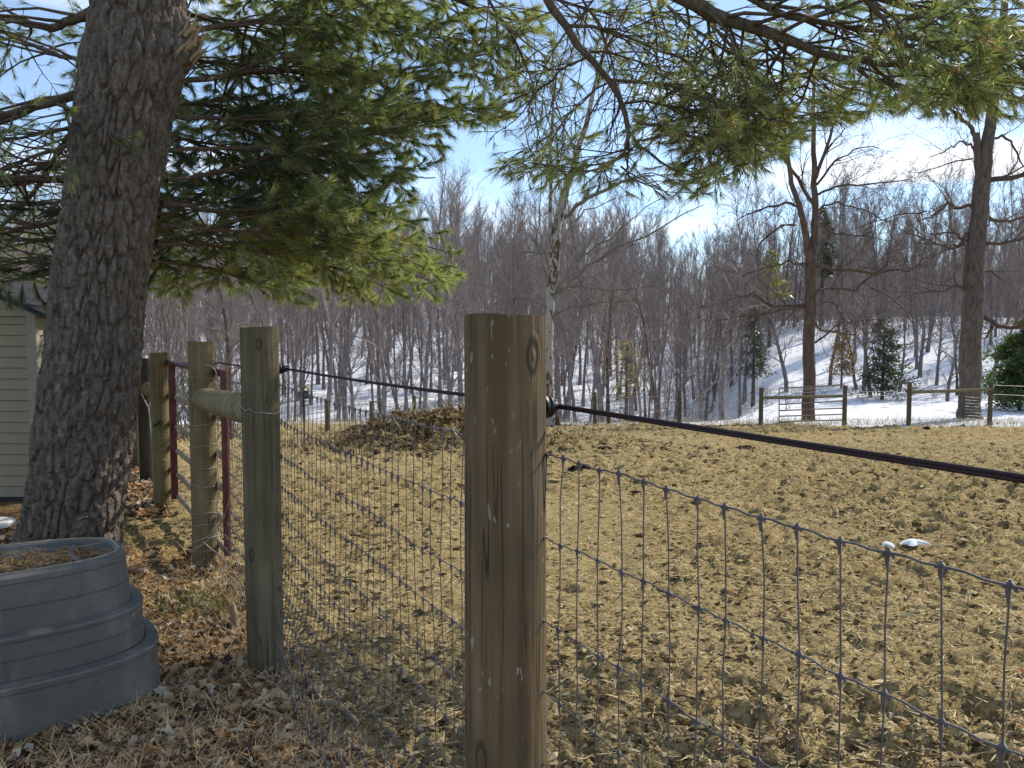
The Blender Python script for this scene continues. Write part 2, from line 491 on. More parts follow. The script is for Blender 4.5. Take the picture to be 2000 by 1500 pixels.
def pick(cols, n, var=.25):
    c = np.array(cols)[rng.integers(0, len(cols), n)]
    return c * (1 + var * rng.uniform(-1, 1, (n, 1)))
def lay_straw(mb, X, Y, length, width, cols, lift=.01, tilt=.15):
    n = len(X)
    a = rng.uniform(0, 6.28, n)
    z = ground_z(X, Y) + lift
    d = np.stack([np.cos(a) * length, np.sin(a) * length, rng.uniform(-tilt, tilt * 1.6, n) * length], -1)
    p = np.stack([X, Y, z], -1)
    s = np.stack([-np.sin(a), np.cos(a), np.zeros(n)], -1) * (width / 2)[:, None]
    v = np.stack([p - s, p + s, p + d + s * .4, p + d - s * .4], 1).reshape(-1, 3)
    mb.add(v, np.arange(4 * n).reshape(-1, 4), col=np.repeat(cols, 4, 0), smooth=False)
def lay_leaves(mb, X, Y, size, cols, lift=.012, z=None, curl=.5):
    """curled, lobed leaves: 7 points, 6 triangles"""
    n = len(X)
    a = rng.uniform(0, 6.28, n); th = rng.normal(0, .55, n); ph = rng.normal(0, .55, n)
    out = np.array([[0, -1.0], [.42, -.35], [.30, .05], [.55, .45], [0, 1.05], [-.52, .40], [-.28, .0], [-.45, -.4]])
    P = np.repeat(out[None], n, 0) * (1 + .22 * rng.standard_normal((n, 8, 2)))
    u = P[..., 0] * size[:, None] * .62; vv = P[..., 1] * size[:, None] * .62
    k = rng.uniform(-curl, curl * 1.6, n)[:, None]
    h = k * (u ** 2) / size[:, None] * 3 + rng.uniform(-.4, .6, n)[:, None] * (vv ** 2) / size[:, None]
    # centre
    u = np.concatenate([np.zeros((n, 1)), u], 1); vv = np.concatenate([np.zeros((n, 1)), vv], 1); h = np.concatenate([np.zeros((n, 1)), h], 1)
    # tilt
    y1 = vv * np.cos(th)[:, None] - h * np.sin(th)[:, None]; z1 = vv * np.sin(th)[:, None] + h * np.cos(th)[:, None]
    x1 = u * np.cos(ph)[:, None] - z1 * np.sin(ph)[:, None]; z2 = u * np.sin(ph)[:, None] + z1 * np.cos(ph)[:, None]
    ca, sa = np.cos(a)[:, None], np.sin(a)[:, None]
    gzv = (ground_z(X, Y) if z is None else z) + lift + size * rng.uniform(.0, .35, n)
    v = np.stack([x1 * ca - y1 * sa + X[:, None], x1 * sa + y1 * ca + Y[:, None], z2 + gzv[:, None]], -1)
    f = np.array([[0, q + 1, (q + 1) % 8 + 1] for q in range(8)])
    t = (f[None] + 9 * np.arange(n)[:, None, None]).reshape(-1, 3)
    mb.add(v.reshape(-1, 3), None, t, col=np.repeat(cols, 9, 0), smooth=False)

# pasture clods
mb = MB()
X, Y = on_ground_px(62000, -200, 2200, 832, 1560, 11)
k = (litter_mask(X, Y) < .3) & (rng.random(len(X)) < .14 + .5 * sstep(-.1, .35, fbm(X * .6 + 3, Y * .6, 2) + .5 * sstep(4.2, 2.6, Y)) + .9 * sstep(7.2, 10, Y + .35 * X + 1.2 * fbm(X * .6, Y * .6, 2)))
X, Y = X[k], Y[k]
sz = np.minimum(rng.lognormal(0, .45, len(X)), 2.3) * (.0050 + .0007 * Y)
clods(mb, X, Y, sz, pick([(.26, .17, .078), (.38, .275, .125), (.15, .10, .048), (.11, .078, .042), (.42, .33, .18), (.50, .39, .21)], len(X)), stretch=1.7)
tag(mb.build('soil_clods', M['clod']), 'small dry clods of churned soil strewn across the paddock', 'clods', kind='stuff')
mb = MB()
X, Y = on_ground_px(16000, -100, 2100, 842, 1540, 12)
k = litter_mask(X, Y) < .4; X, Y = X[k], Y[k]
lay_straw(mb, X, Y, rng.uniform(.012, .045, len(X)) * (1 + .14 * Y), rng.uniform(.002, .005, len(X)) * (1 + .22 * Y), pick([(.42, .33, .17), (.52, .44, .26), (.30, .21, .10), (.12, .08, .04), (.07, .05, .03)], len(X)))
Xh = rng.normal(-1.45, 1.3, 6500); Yh = rng.normal(13.1, .9, 6500)
lay_straw(mb, Xh, Yh, rng.uniform(.08, .28, 6500), rng.uniform(.008, .02, 6500), pick([(.36, .26, .12), (.46, .36, .18), (.22, .14, .06), (.10, .065, .03), (.06, .04, .02), (.04, .028, .015)], 6500), .03, .5)
Xh = rng.uniform(.3, 9, 7000); Yh = 12.4 + rng.normal(0, 1.6, 7000)
lay_straw(mb, Xh, Yh, rng.uniform(.05, .16, 7000), rng.uniform(.006, .014, 7000), pick([(.36, .26, .12), (.50, .40, .20), (.20, .13, .06), (.10, .065, .03)], 7000), .02, .3)
tag(mb.build('straw', M['straw']), 'loose straw and hay strewn over the paddock and the manure heap', 'straw', kind='stuff')
mb = MB()
Xh = rng.uniform(-3.0, .6, 900); Yh = rng.normal(13.1, .8, 900)
clods(mb, Xh, Yh, rng.uniform(.02, .09, 900), pick([(.14, .09, .04), (.25, .17, .08), (.07, .045, .022), (.33, .24, .12)], 900))
Xh = rng.normal(.9, 1.6, 500); Yh = rng.normal(12.2, .8, 500)
clods(mb, Xh, Yh, rng.uniform(.015, .05, 500), pick([(.14, .09, .04), (.25, .17, .08), (.33, .24, .12)], 500))
tag(mb.build('manure', M['clod']), 'dark lumps of manure and bedding making up the low heap', 'manure', kind='stuff')
# leaf litter under the pines
mb = MB()
X, Y = on_ground_px(15000, -250, 1060, 1030, 1580, 21)
k = litter_mask(X, Y) > .35; X, Y = X[k], Y[k]
lc = [(.54, .40, .24), (.66, .55, .38), (.28, .18, .09), (.42, .25, .12), (.12, .07, .04), (.62, .55, .42), (.08, .05, .03), (.05, .035, .025)]
lay_leaves(mb, X, Y, rng.uniform(.025, .062, len(X)), pick(lc, len(X)))
X, Y = on_ground_px(2200, 200, 330, 880, 1010, 22); lay_leaves(mb, X, Y, rng.uniform(.03, .07, len(X)), pick(lc, len(X)))
X, Y = on_ground_px(260, 1080, 2000, 960, 1500, 23); lay_leaves(mb, X, Y, rng.uniform(.012, .035, len(X)), pick([(.48, .38, .24), (.58, .50, .36), (.34, .17, .07)], len(X)))
tag(mb.build('leaf_litter', M['leaf']), 'fallen brown oak leaves lying thick under the pines', 'leaves', kind='stuff')
mb = MB()
X, Y = on_ground_px(26000, -250, 1000, 1040, 1580, 24)
k = litter_mask(X, Y) > .3; X, Y = X[k], Y[k]
lay_straw(mb, X, Y, rng.uniform(.05, .12, len(X)), rng.uniform(.0018, .003, len(X)), pick([(.54, .35, .16), (.62, .44, .22), (.66, .50, .28), (.30, .16, .07)], len(X)), .022, .35)
tag(mb.build('needle_litter', M['straw']), 'orange shed pine needles lying among the fallen leaves', 'needles', kind='stuff')

# ------------------------------------------------------------------ bare tree generator
def unit(v):
    v = np.asarray(v, float); return v / (np.linalg.norm(v) + 1e-9)
def wander(p, d, L, n, wob, up=0.0):
    pts = [np.array(p, float)]; d = unit(d)
    for _ in range(n):
        d = unit(d + wob * rng.standard_normal(3) + np.array([0, 0, up]))
        pts.append(pts[-1] + d * L / n)
    return np.array(pts)
def along(pts, t):
    s = t * (len(pts) - 1); i = min(int(s), len(pts) - 2); f = s - i
    return pts[i] * (1 - f) + pts[i + 1] * f, unit(pts[i + 1] - pts[i])
def side_dir(tg, ang, up=0.0):
    r = rng.standard_normal(3); s = unit(np.cross(tg, r))
    return unit(tg * math.cos(ang) + s * math.sin(ang) + np.array([0, 0, up]))
def ramify(mb, tw, pts, r0, r1, depth, nchild, Lc, t0=.25, ang=(.5, 1.0), up=.15, wob=.16, tuftn=7, tw_len=.5, tw_w=.012, sides=4):
    """a tube with side shoots; at the last level the shoots are slivers"""
    n = len(pts)
    mb.tube(pts, np.linspace(r0, r1, n), sides, cap=False)
    if depth == 0:
        for _ in range(tuftn):
            p, tg = along(pts, rng.uniform(.1, 1))
            d = side_dir(tg, rng.uniform(.3, .9), up)
            q = p + d * tw_len * rng.uniform(.4, 1)
            tw.append((p, q, tw_w))
            for _k in range(2):
                f = rng.uniform(.3, .8); pp = p + (q - p) * f
                tw.append((pp, pp + side_dir(d, .6, up) * tw_len * .5 * rng.uniform(.4, 1), tw_w * .7))
        return
    for k in range(nchild):
        t = t0 + (1 - t0) * (k + rng.uniform(.2, .9)) / nchild
        p, tg = along(pts, min(t, .99))
        L = Lc * (1.1 - .6 * t) * rng.uniform(.7, 1.25)
        rc = (r0 + (r1 - r0) * t) * .55
        c = wander(p, side_dir(tg, rng.uniform(*ang), up), L, 5, wob, up * .25)
        ramify(mb, tw, c, rc, rc * .25 + .002, depth - 1, max(3, int(nchild * .7)), L * .5, .15, ang, up, wob, tuftn, tw_len, tw_w, 3)
def flush(mb, tw, col=None):
    if not tw: return
    mb.slivers(np.array([a for a, b, c in tw]), np.array([b for a, b, c in tw]), np.array([c for a, b, c in tw]), col)

# woodland trees: shared meshes, then copies
variants = []; vinfo = []
def wood_tree(cheap=False):
    h = rng.uniform(12.5, 16)
    tr = MB(); cm = MB(); tw = []
    pts = wander((0, 0, -.3), (rng.normal(0, .04), rng.normal(0, .04), 1), h * .97, 9, .04, .05)
    r0 = rng.uniform(.09, .17)
    rad = r0 * (1 - np.linspace(0, 1, 10) ** 1.1 * .88); rad[0] *= 1.5
    tr.tube(pts, rad, 4 if cheap else 7, cap=False)
    nl = 9 if cheap else int(rng.integers(16, 22)); st = rng.uniform(.20, .46)
    for k in range(nl):
        t = st + (1 - st) * (k + rng.random()) / nl
        p, tg = along(pts, min(t, .98))
        L = (h * .25) * (1.15 - .7 * t) * rng.uniform(.7, 1.35)
        c = wander(p, side_dir(tg, rng.uniform(.4, .95), .3), L, 4, .15, .12)
        rc = r0 * (1.05 - t) * .42 + .010
        if cheap:
            cm.tube(c, np.linspace(rc, .012, 5), 3, cap=False)
            for _ in range(30):
                p, tg = along(c, rng.uniform(.05, 1)); tw.append((p, p + side_dir(tg, rng.uniform(.3, .9), .35) * rng.uniform(.7, 2.0), .034))
        else:
            ramify(cm, tw, c, rc, .010, 1, 6, L * .5, .15, (.4, .9), .25, .15, 7, 1.0, .019, 3)
    for k in range(9):    # dead lower twigs
        p, tg = along(pts, rng.uniform(.08, st)); q = p + side_dir(tg, 1.2, .1) * rng.uniform(.6, 2.2); tw.append((p, q, .03))
    flush(cm, tw)
    return tr, cm, r0, st, float(np.hypot(pts[-1][0], pts[-1][1]))
for v in range(14):
    tr, cm, r0, st, ln = wood_tree()
    variants.append((tr.build('trunk', M['wood_bark'], mesh_only=True), cm.build('crown', M['twig'], mesh_only=True))); vinfo.append((r0, st, ln))
cheap = []
for v in range(10):
    tr, cm, *_ = wood_tree(True)
    o_ = MB(); 
    for src in (tr, cm): o_.v += src.v; 
    cheap.append((tr, cm))
pos = []
cell = {}
tries = 0
while len(pos) < 1400 and tries < 90000:
    tries += 1
    y = 41 + 112 * rng.random() ** .80
    s = rng.uniform(-.80, .82)
    x = s * y
    if y < 45 and s > .14: continue
    if s > .30 and s < .62 and y < 50 and rng.random() < .6: continue
    dmin = 1.5 if y < 80 else 1.7
    ky, kx = int(y // 2), int(x // 2)
    if any((x - a) ** 2 + (y - b) ** 2 < dmin * dmin for dx in (-1, 0, 1) for dy in (-1, 0, 1) for a, b in cell.get((kx + dx, ky + dy), ())): continue
    pos.append((x, y)); cell.setdefault((kx, ky), []).append((x, y))
pos.sort(key=lambda p: p[1] + abs(p[0]) * .3)
def zone(x, y):
    s = x / y
    for lim, a in ((-.46, 'behind the big pine and shed'), (-.36, 'behind the red gate'), (-.28, 'behind the grey brace post'), (-.19, 'beyond the short lone post'), (-.10, 'beyond the manure heap'), (-.03, 'beyond the wire pens'), (.05, 'behind the nearest post'), (.11, 'behind the pale mottled tree'), (.20, 'beyond the first lone far post'), (.29, 'beyond the second lone far post'), (.36, 'behind the far farm gate'), (.42, 'beside the two stemmed tree'), (.50, 'behind the small dark evergreen'), (.60, 'behind the thick trunked tree'), (9, 'behind the green young pine')):
        if s < lim: break
    for lim, b in ((50, 'at slope foot'), (56, 'low on slope'), (63, 'partway up slope'), (72, 'halfway up slope'), (999, 'high on slope')):
        if y < lim: break
    return a, b
far = MB()
for n_, (x, y) in enumerate(pos):
    z = float(base_h(x, y))
    s = rng.uniform(.68, 1.10); rz = rng.uniform(0, 6.28)
    if x / y > .16: s *= .84
    if n_ < 290:
        v = int(rng.integers(0, 14)); r0, st, ln = vinfo[v]
        a, b = zone(x, y)
        th_ = 'thick' if r0 * s > .135 else ('slim' if r0 * s > .105 else 'thin')
        hh = 'tall' if s > .98 else ('medium' if s > .82 else 'short')
        cc_ = 'high-crowned' if st > .33 else 'low-branched'
        le = ' leaning' if ln > 1.6 else ''
        e = empty('bare_tree', (x, y, z), rz); e.scale = (s, s, s)
        tag(e, f"{th_} {hh}{le} {cc_} tree {b} {a}", 'tree', 'bare trees of the hillside wood')
        link('trunk', variants[v][0], e); link('crown', variants[v][1], e)
    else:
        c_, s_ = math.cos(rz), math.sin(rz)
        Rz = np.array([[c_, s_, 0], [-s_, c_, 0], [0, 0, 1]]) * s
        for src in cheap[n_ % 10]:
            co = np.concatenate(src.v) @ Rz + [x, y, z]
            far.add(co, np.concatenate(src.q) if src.q else None, np.concatenate(src.t) if src.t else None)
# undergrowth and fine twigs that veil the upper slope
n = 150000
Yv = rng.uniform(54, 150, n); Xv = rng.uniform(-.80, .82, n) * Yv
keepn = rng.random(n) < .05 + .85 * sstep(.1, .3, Xv / Yv) * sstep(55, 64, Yv) + .96 * sstep(82, 110, Yv) * sstep(-.5, .3, fbm(Xv * .08, Yv * .05, 3))
Yv, Xv = Yv[keepn], Xv[keepn]; n = len(Xv)
p0 = np.stack([Xv, Yv, base_h(Xv, Yv) + rng.uniform(0, 6.0, n) ** 1.0 * sstep(52, 90, Yv)], -1)
dd = rng.standard_normal((n, 3)) * (.45, .45, .25) + (0, 0, 1)
far.slivers(p0, p0 + dd * rng.uniform(.8, 2.6, (n, 1)), .04)
tag(far.build('distant_woods', M['twig']), 'grey mass of leafless woodland along the top of the hill', 'woodland', kind='stuff')

# ------------------------------------------------------------------ the three large bare trees at the paddock's end
def big_tree(name, label, Y, trunkdefs, limbdefs, bark, twig, subs=8, Lsub=2.2, twl=.55, leafcol=None):
    base = UU([(trunkdefs[0][0][0], trunkdefs[0][0][1], Y)])[0]
    root = empty(name, tuple(base)); tag(root, label, 'tree')
    for path in trunkdefs:
        pts = UU([(p[0], p[1], Y + (p[3] if len(p) > 3 else 0)) for p in path]); rad = np.array([p[2] * Y / FPX / 2 * .84 for p in path])
        tt = np.linspace(0, len(pts) - 1, (len(pts) - 1) * 4 + 1)
        pp = np.stack([np.interp(tt, np.arange(len(pts)), pts[:, k]) for k in range(3)], -1)
        pp[1:-1] += .02 * rng.standard_normal((len(pp) - 2, 3))
        mb = MB(); mb.tube(pp, np.interp(tt, np.arange(len(rad)), rad), 12, jit=.03)
        shift(mb, base).build('trunk', bark, root)
    for path in limbdefs:
        k = 0
        pts = UU([(p[0], p[1], Y + (p[3] if len(p) > 3 else 0)) for p in path]); rad = np.array([p[2] * Y / FPX / 2 * .84 for p in path])
        dz = rng.uniform(-1.5, 1.5)
        pts[:, 1] += np.linspace(0, dz, len(pts))
        tt = np.linspace(0, len(pts) - 1, (len(pts) - 1) * 3 + 1)
        pp = np.stack([np.interp(tt, np.arange(len(pts)), pts[:, k]) for k in range(3)], -1)
        pp[1:] += .035 * rng.standard_normal((len(pp) - 1, 3))
        mb = MB(); tw = []
        L = np.linalg.norm(pts[-1] - pts[0])
        mb.tube(pp, np.interp(tt, np.arange(len(rad)), rad), 6, cap=False)
        ns = max(4, int(subs * L / 4))
        for q in range(ns):
            t = .12 + .88 * (q + rng.random()) / ns
            p, tg = along(pp, min(t, .99))
            c = wander(p, side_dir(tg, rng.uniform(.4, .9), .12), Lsub * rng.uniform(.4, 1.1) * (1.1 - .5 * t), 5, .2, .03)
            rc = max(.007, np.interp(t, np.linspace(0, 1, len(rad)), rad) * .45)
            ramify(mb, tw, c, rc, .005, 1, 4, Lsub * .45, .2, (.4, .9), .1, .2, 5, twl, .011, 3)
        flush(mb, tw)
        shift(mb, base).build('limb', twig, root)
    return root
big_tree('twin_stemmed_tree', 'bare dark brown tree forking into two stems behind the far farm gate', 31.5,
    [[(1579, 850, 40), (1579, 820, 30), (1580, 700, 27), (1583, 560, 25), (1584, 500, 24)],
     [(1583, 520, 18), (1573, 450, 15), (1560, 400, 13), (1546, 360, 11), (1538, 300, 10), (1530, 240, 8), (1505, 150, 5)],
     [(1586, 520, 18), (1592, 440, 16), (1593, 380, 14), (1590, 300, 11), (1588, 200, 8), (1590, 90, 5)]],
    [[(1594, 348, 9), (1610, 300, 8), (1628, 250, 6), (1660, 190, 4), (1700, 120, 2)],
     [(1590, 400, 9), (1566, 350, 8), (1545, 300, 6), (1540, 230, 3)],
     [(1596, 360, 6), (1640, 310, 5), (1690, 280, 3), (1750, 270, 2)],
     [(1594, 520, 9), (1640, 530, 8), (1700, 535, 6), (1755, 528, 4), (1800, 500, 2)],
     [(1594, 572, 8), (1618, 560, 7), (1690, 564, 5), (1716, 538, 4), (1760, 520, 2)],
     [(1700, 562, 4), (1720, 575, 3), (1745, 610, 2), (1752, 640, 1)],
     [(1578, 592, 9), (1552, 600, 8), (1515, 600, 6), (1480, 572, 4), (1430, 583, 2)],
     [(1578, 600, 6), (1520, 606, 5), (1470, 617, 3), (1400, 625, 2)],
     [(1562, 402, 7), (1535, 398, 6), (1500, 405, 5), (1440, 425, 2)],
     [(1597, 412, 6), (1622, 395, 5), (1660, 394, 4), (1710, 405, 3), (1770, 425, 2)],
     [(1594, 382, 6), (1625, 368, 5), (1680, 366, 4), (1745, 362, 2)],
     [(1555, 440, 5), (1530, 440, 5), (1490, 470, 3), (1480, 520, 2)],
     [(1600, 440, 5), (1630, 455, 4), (1690, 462, 3), (1750, 475, 1)],
     [(1592, 628, 5), (1610, 648, 5), (1660, 650, 4), (1700, 655, 2)],
     [(1592, 670, 5), (1620, 648, 4), (1650, 630, 3), (1720, 625, 2)],
     [(1577, 515, 6), (1540, 512, 5), (1500, 522, 3), (1450, 540, 2)],
     [(1592, 592, 4), (1630, 588, 4), (1655, 610, 3), (1665, 650, 2)]],
    M['brown_bark'], M['brown_bark'], 13, 2.4)
big_tree('thick_trunked_tree', 'massive grey brown bare tree rising behind the far rail fence', 32.0,
    [[(1893, 850, 72), (1893, 825, 58), (1894, 790, 47), (1895, 700, 46), (1900, 600, 44), (1905, 500, 42), (1912, 430, 38), (1917, 370, 36), (1926, 300, 28), (1936, 230, 24), (1950, 120, 20), (1965, -20, 14)],
     [(1914, 372, 18), (1908, 300, 16), (1906, 260, 14)]],
    [[(1908, 270, 11), (1895, 240, 9), (1868, 210, 7), (1850, 170, 4), (1820, 120, 2)],
     [(1930, 352, 13), (1960, 350, 12), (2000, 348, 9), (2060, 335, 6)],
     [(1920, 420, 10), (1955, 428, 9), (2000, 428, 7), (2050, 410, 4)],
     [(1898, 402, 9), (1862, 410, 9), (1842, 401, 7), (1800, 428, 4), (1765, 441, 2)],
     [(1810, 412, 4), (1770, 415, 3), (1730, 425, 2), (1690, 440, 1)],
     [(1889, 455, 9), (1875, 480, 9), (1850, 486, 7), (1800, 475, 3), (1740, 450, 2)],
     [(1888, 470, 7), (1868, 452, 5), (1830, 455, 3)],
     [(1882, 566, 8), (1862, 560, 7), (1832, 570, 5), (1800, 567, 4), (1760, 560, 2)],
     [(1915, 480, 8), (1955, 475, 7), (2000, 466, 5), (2040, 450, 3)],
     [(1912, 530, 5), (1935, 530, 4), (1950, 548, 3)],
     [(1915, 615, 12), (1940, 638, 11), (1970, 640, 8), (2020, 630, 5)],
     [(1938, 638, 7), (1948, 658, 5), (1955, 662, 2)],
     [(1930, 275, 7), (1960, 265, 6), (1985, 280, 5), (2010, 320, 3)],
     [(1900, 290, 5), (1870, 280, 4), (1830, 300, 3), (1780, 325, 2)],
     [(1900, 310, 4), (1860, 318, 3), (1810, 330, 2)]],
    M['tree_bark'], M['brown_bark'], 12, 2.4)
big_tree('pale_mottled_tree', 'slender pale bare tree with mottled bark rising behind the nearest fence post', 26.5,
    [[(1074, 880, 26), (1074, 840, 22), (1073, 700, 20), (1073, 620, 19), (1079, 540, 22), (1087, 470, 19), (1098, 400, 19), (1108, 360, 16), (1122, 320, 14), (1145, 240, 12), (1165, 160, 9), (1185, 80, 7), (1200, -30, 5)],
     [(1079, 545, 10), (1076, 470, 9), (1076, 380, 8), (1075, 300, 8), (1079, 200, 6), (1082, 60, 4)]],
    [[(1102, 425, 10), (1125, 405, 9), (1160, 388, 8), (1205, 368, 7), (1260, 360, 3)],
     [(1082, 585, 8), (1105, 560, 7), (1150, 520, 6), (1210, 480, 5), (1290, 450, 4), (1370, 395, 2)],
     [(1082, 575, 7), (1110, 525, 6), (1150, 490, 5), (1210, 450, 3), (1290, 390, 2)],
     [(1080, 540, 5), (1062, 490, 5), (1052, 450, 4), (1056, 400, 3), (1060, 330, 2)],
     [(1078, 560, 5), (1060, 510, 5), (1048, 470, 4), (1050, 430, 2)],
     [(1085, 500, 5), (1110, 450, 4), (1140, 420, 3), (1190, 400, 2)],
     [(1072, 600, 6), (1050, 590, 5), (1010, 583, 4), (960, 590, 2)],
     [(1080, 615, 5), (1110, 600, 4), (1170, 595, 4), (1250, 590, 2)],
     [(1082, 560, 5), (1130, 560, 4), (1200, 565, 3), (1280, 558, 2)],
     [(1076, 495, 4), (1040, 493, 3), (1000, 492, 2)],
     [(1112, 350, 6), (1120, 300, 5), (1090, 240, 4), (1070, 160, 2)],
     [(1140, 250, 5), (1180, 180, 4), (1230, 120, 2)],
     [(1165, 160, 5), (1160, 90, 4), (1210, 20, 2)],
     [(1076, 360, 4), (1040, 300, 3), (1020, 220, 2)],
     [(1080, 200, 4), (1110, 130, 3), (1130, 60, 2)],
     [(1076, 250, 4), (1050, 180, 3), (1040, 80, 2)]],
    M['syc_bark'], M['pale_twig'], 11, 1.7, .5)
# smaller dark and pale trees between the paddock and the wood
small = [
    (1092, 860, 640, 12, 28.5, 'thin dark sapling just beside the pale mottled tree', 'brown_bark', 1.0),
    (1190, 850, 560, 8, 29.5, 'forked thin sapling behind the far post near the pale tree', 'brown_bark', .9),
    (1250, 840, 580, 6, 31, 'leafless sapling halfway between the pale tree and a lone far post', 'twig', .9),
    (452, 900, 560, 14, 17.0, 'dark bent bare tree behind the tan fence post', 'brown_bark', 1.1),
    (306, 900, 540, 6, 15.0, 'thin grey sapling standing behind the gate post', 'pale_twig', .9),
    (1850, 800, 640, 8, 42, 'bare small tree on the snow behind the far rail fence', 'wood_bark', 1.0),
    (1700, 800, 600, 9, 44, 'bare small tree beyond the snow next to the dark evergreen', 'wood_bark', 1.0),
    (1412, 825, 520, 12, 37, 'dark bare tree at the foot of the slope before the far farm gate', 'wood_bark', 1.3),
    (1240, 825, 500, 9, 41, 'grey bare tree beyond the two lone far posts', 'wood_bark', 1.3),
    (1672, 800, 590, 7, 47, 'leaning bare sapling on the snow right of the rusty beech', 'wood_bark', 1.2),
 (1755, 800, 600, 6, 46, 'thin bare sapling touching the dark evergreen', 'wood_bark', 1.1),
 (1795, 795, 560, 9, 50, 'forked bare tree on the snow above the far rail', 'wood_bark', 1.4),
 (1828, 795, 590, 7, 48, 'slim bare tree midway between evergreen and thick trunk', 'wood_bark', 1.3),
 (1868, 800, 610, 6, 45, 'bare sapling just before the thick trunk', 'brown_bark', 1.2),
 (1935, 795, 570, 8, 49, 'bare sapling between the thick trunk and the green pine', 'wood_bark', 1.3),
 (1535, 800, 560, 9, 46, 'bare tree over the start of the far farm gate', 'wood_bark', 1.3),
 (1620, 800, 580, 8, 48, 'bare tree over the end of the far farm gate', 'wood_bark', 1.3),
 (1370, 830, 540, 10, 36, 'bare tree close beyond the second lone far post', 'wood_bark', 1.3),
 (1285, 835, 560, 9, 34, 'bare sapling between the two lone far posts', 'brown_bark', 1.1),
 (750, 850, 560, 12, 36, 'crooked bare tree just beyond the manure heap', 'wood_bark', 1.3),
    (885, 850, 560, 12, 38, 'straight bare tree directly beyond the right end of the heap', 'wood_bark', 1.3),
]
for (px, yb, yt, wpx, Y, lab, bk, sc) in small:
    b = U(px, yb, Y); tp = U(px + rng.uniform(-14, 14), yt, Y)
    z0 = float(base_h(b[0], Y)); b[2] = z0 - .1
    H = tp[2] - b[2]
    root = empty('bare_sapling' if H < 5 else 'bare_tree', tuple(b)); tag(root, lab, 'tree')
    pts = wander((0, 0, 0), tp - b, H, 9, .07, .03); r = wpx * Y / FPX / 2
    mb = MB(); mb.tube(pts, np.linspace(r, r * .25, 10), 8, cap=False); mb.build('trunk', M[bk], root)
    mb = MB(); tw = []
    for k in range(16):
        p, tg = along(pts, .22 + .77 * (k + rng.random()) / 16)
        ramify(mb, tw, wander(p, side_dir(tg, rng.uniform(.5, 1.1), .15), H * .30 * rng.uniform(.6, 1.2), 5, .18, .06), r * .38, .006, 1, 4, H * .12, .2, (.4, .9), .1, .2, 5, .42 * sc, .0075 * sc, 3)
    flush(mb, tw); mb.build('crown', M['pale_twig'] if bk == 'pale_twig' else M['twig'], root)
# brush: many-stemmed leafless shrubs
brush = []
for k in range(7):
    mb = MB(); tw = []
    for q in range(9):
        c = wander((rng.normal(0, .15), rng.normal(0, .15), -.05), (rng.normal(0, .45), rng.normal(0, .45), 1), rng.uniform(1.3, 2.6), 6, .14, .02)
        ramify(mb, tw, c, .014, .004, 1, 5, .8, .2, (.3, .9), .1, .2, 5, .4, .006, 3)
    flush(mb, tw); brush.append(mb.build('leafless_shrub', M['pale_twig'], mesh_only=True))
kk = 0
spots = [(300, 15.5), (350, 17), (405, 16), (450, 18.5), (480, 20), (330, 21), (390, 22), (430, 25), (275, 19), (560, 29), (600, 31), (680, 31), (700, 33), (820, 32), (870, 31), (930, 33), (1010, 32), (1130, 30.5), (1170, 31.5), (1210, 30.7), (1230, 32.5), (1290, 31.5), (1350, 32.5), (1390, 31.5), (1440, 33), (1470, 34), (1540, 36), (1690, 40), (1760, 40), (1830, 43), (1660, 44), (1720, 47), (1780, 45), (1810, 48), (1850, 46), (1900, 48), (1940, 44), (1980, 47), (1560, 42), (1610, 45), (1500, 40), (1745, 52), (1870, 53), (1930, 54), (240, 16.5), (20, 15), (60, 17), (-60, 16), (1200, 34), (1330, 35)]
for (px, Y) in spots:
    x = (px - 1000) / FPX * Y; z = float(base_h(x, Y))
    o = link('leafless_shrub', brush[kk % 7]); o.location = (x, Y, z); o.rotation_euler = (0, 0, rng.uniform(0, 6.28))
    s = rng.uniform(.8, 1.25) * (1.15 if px < 500 else .55); o.scale = (s, s, s)
    near = 'behind the red gate' if px < 500 else ('beyond the heap' if px < 950 else ('by the lone far posts' if px < 1450 else 'on the snow beyond the far gate'))
    hgt = ['low', 'tall', 'spreading', 'dense', 'open', 'leaning', 'twiggy'][kk % 7]
    tag(o, f"{hgt} {['wide', 'narrow', 'upright', 'sprawling'][(kk // 7) % 4]} leafless shrub {near}", 'shrub', 'leafless shrubs at the paddock edge'); kk += 1

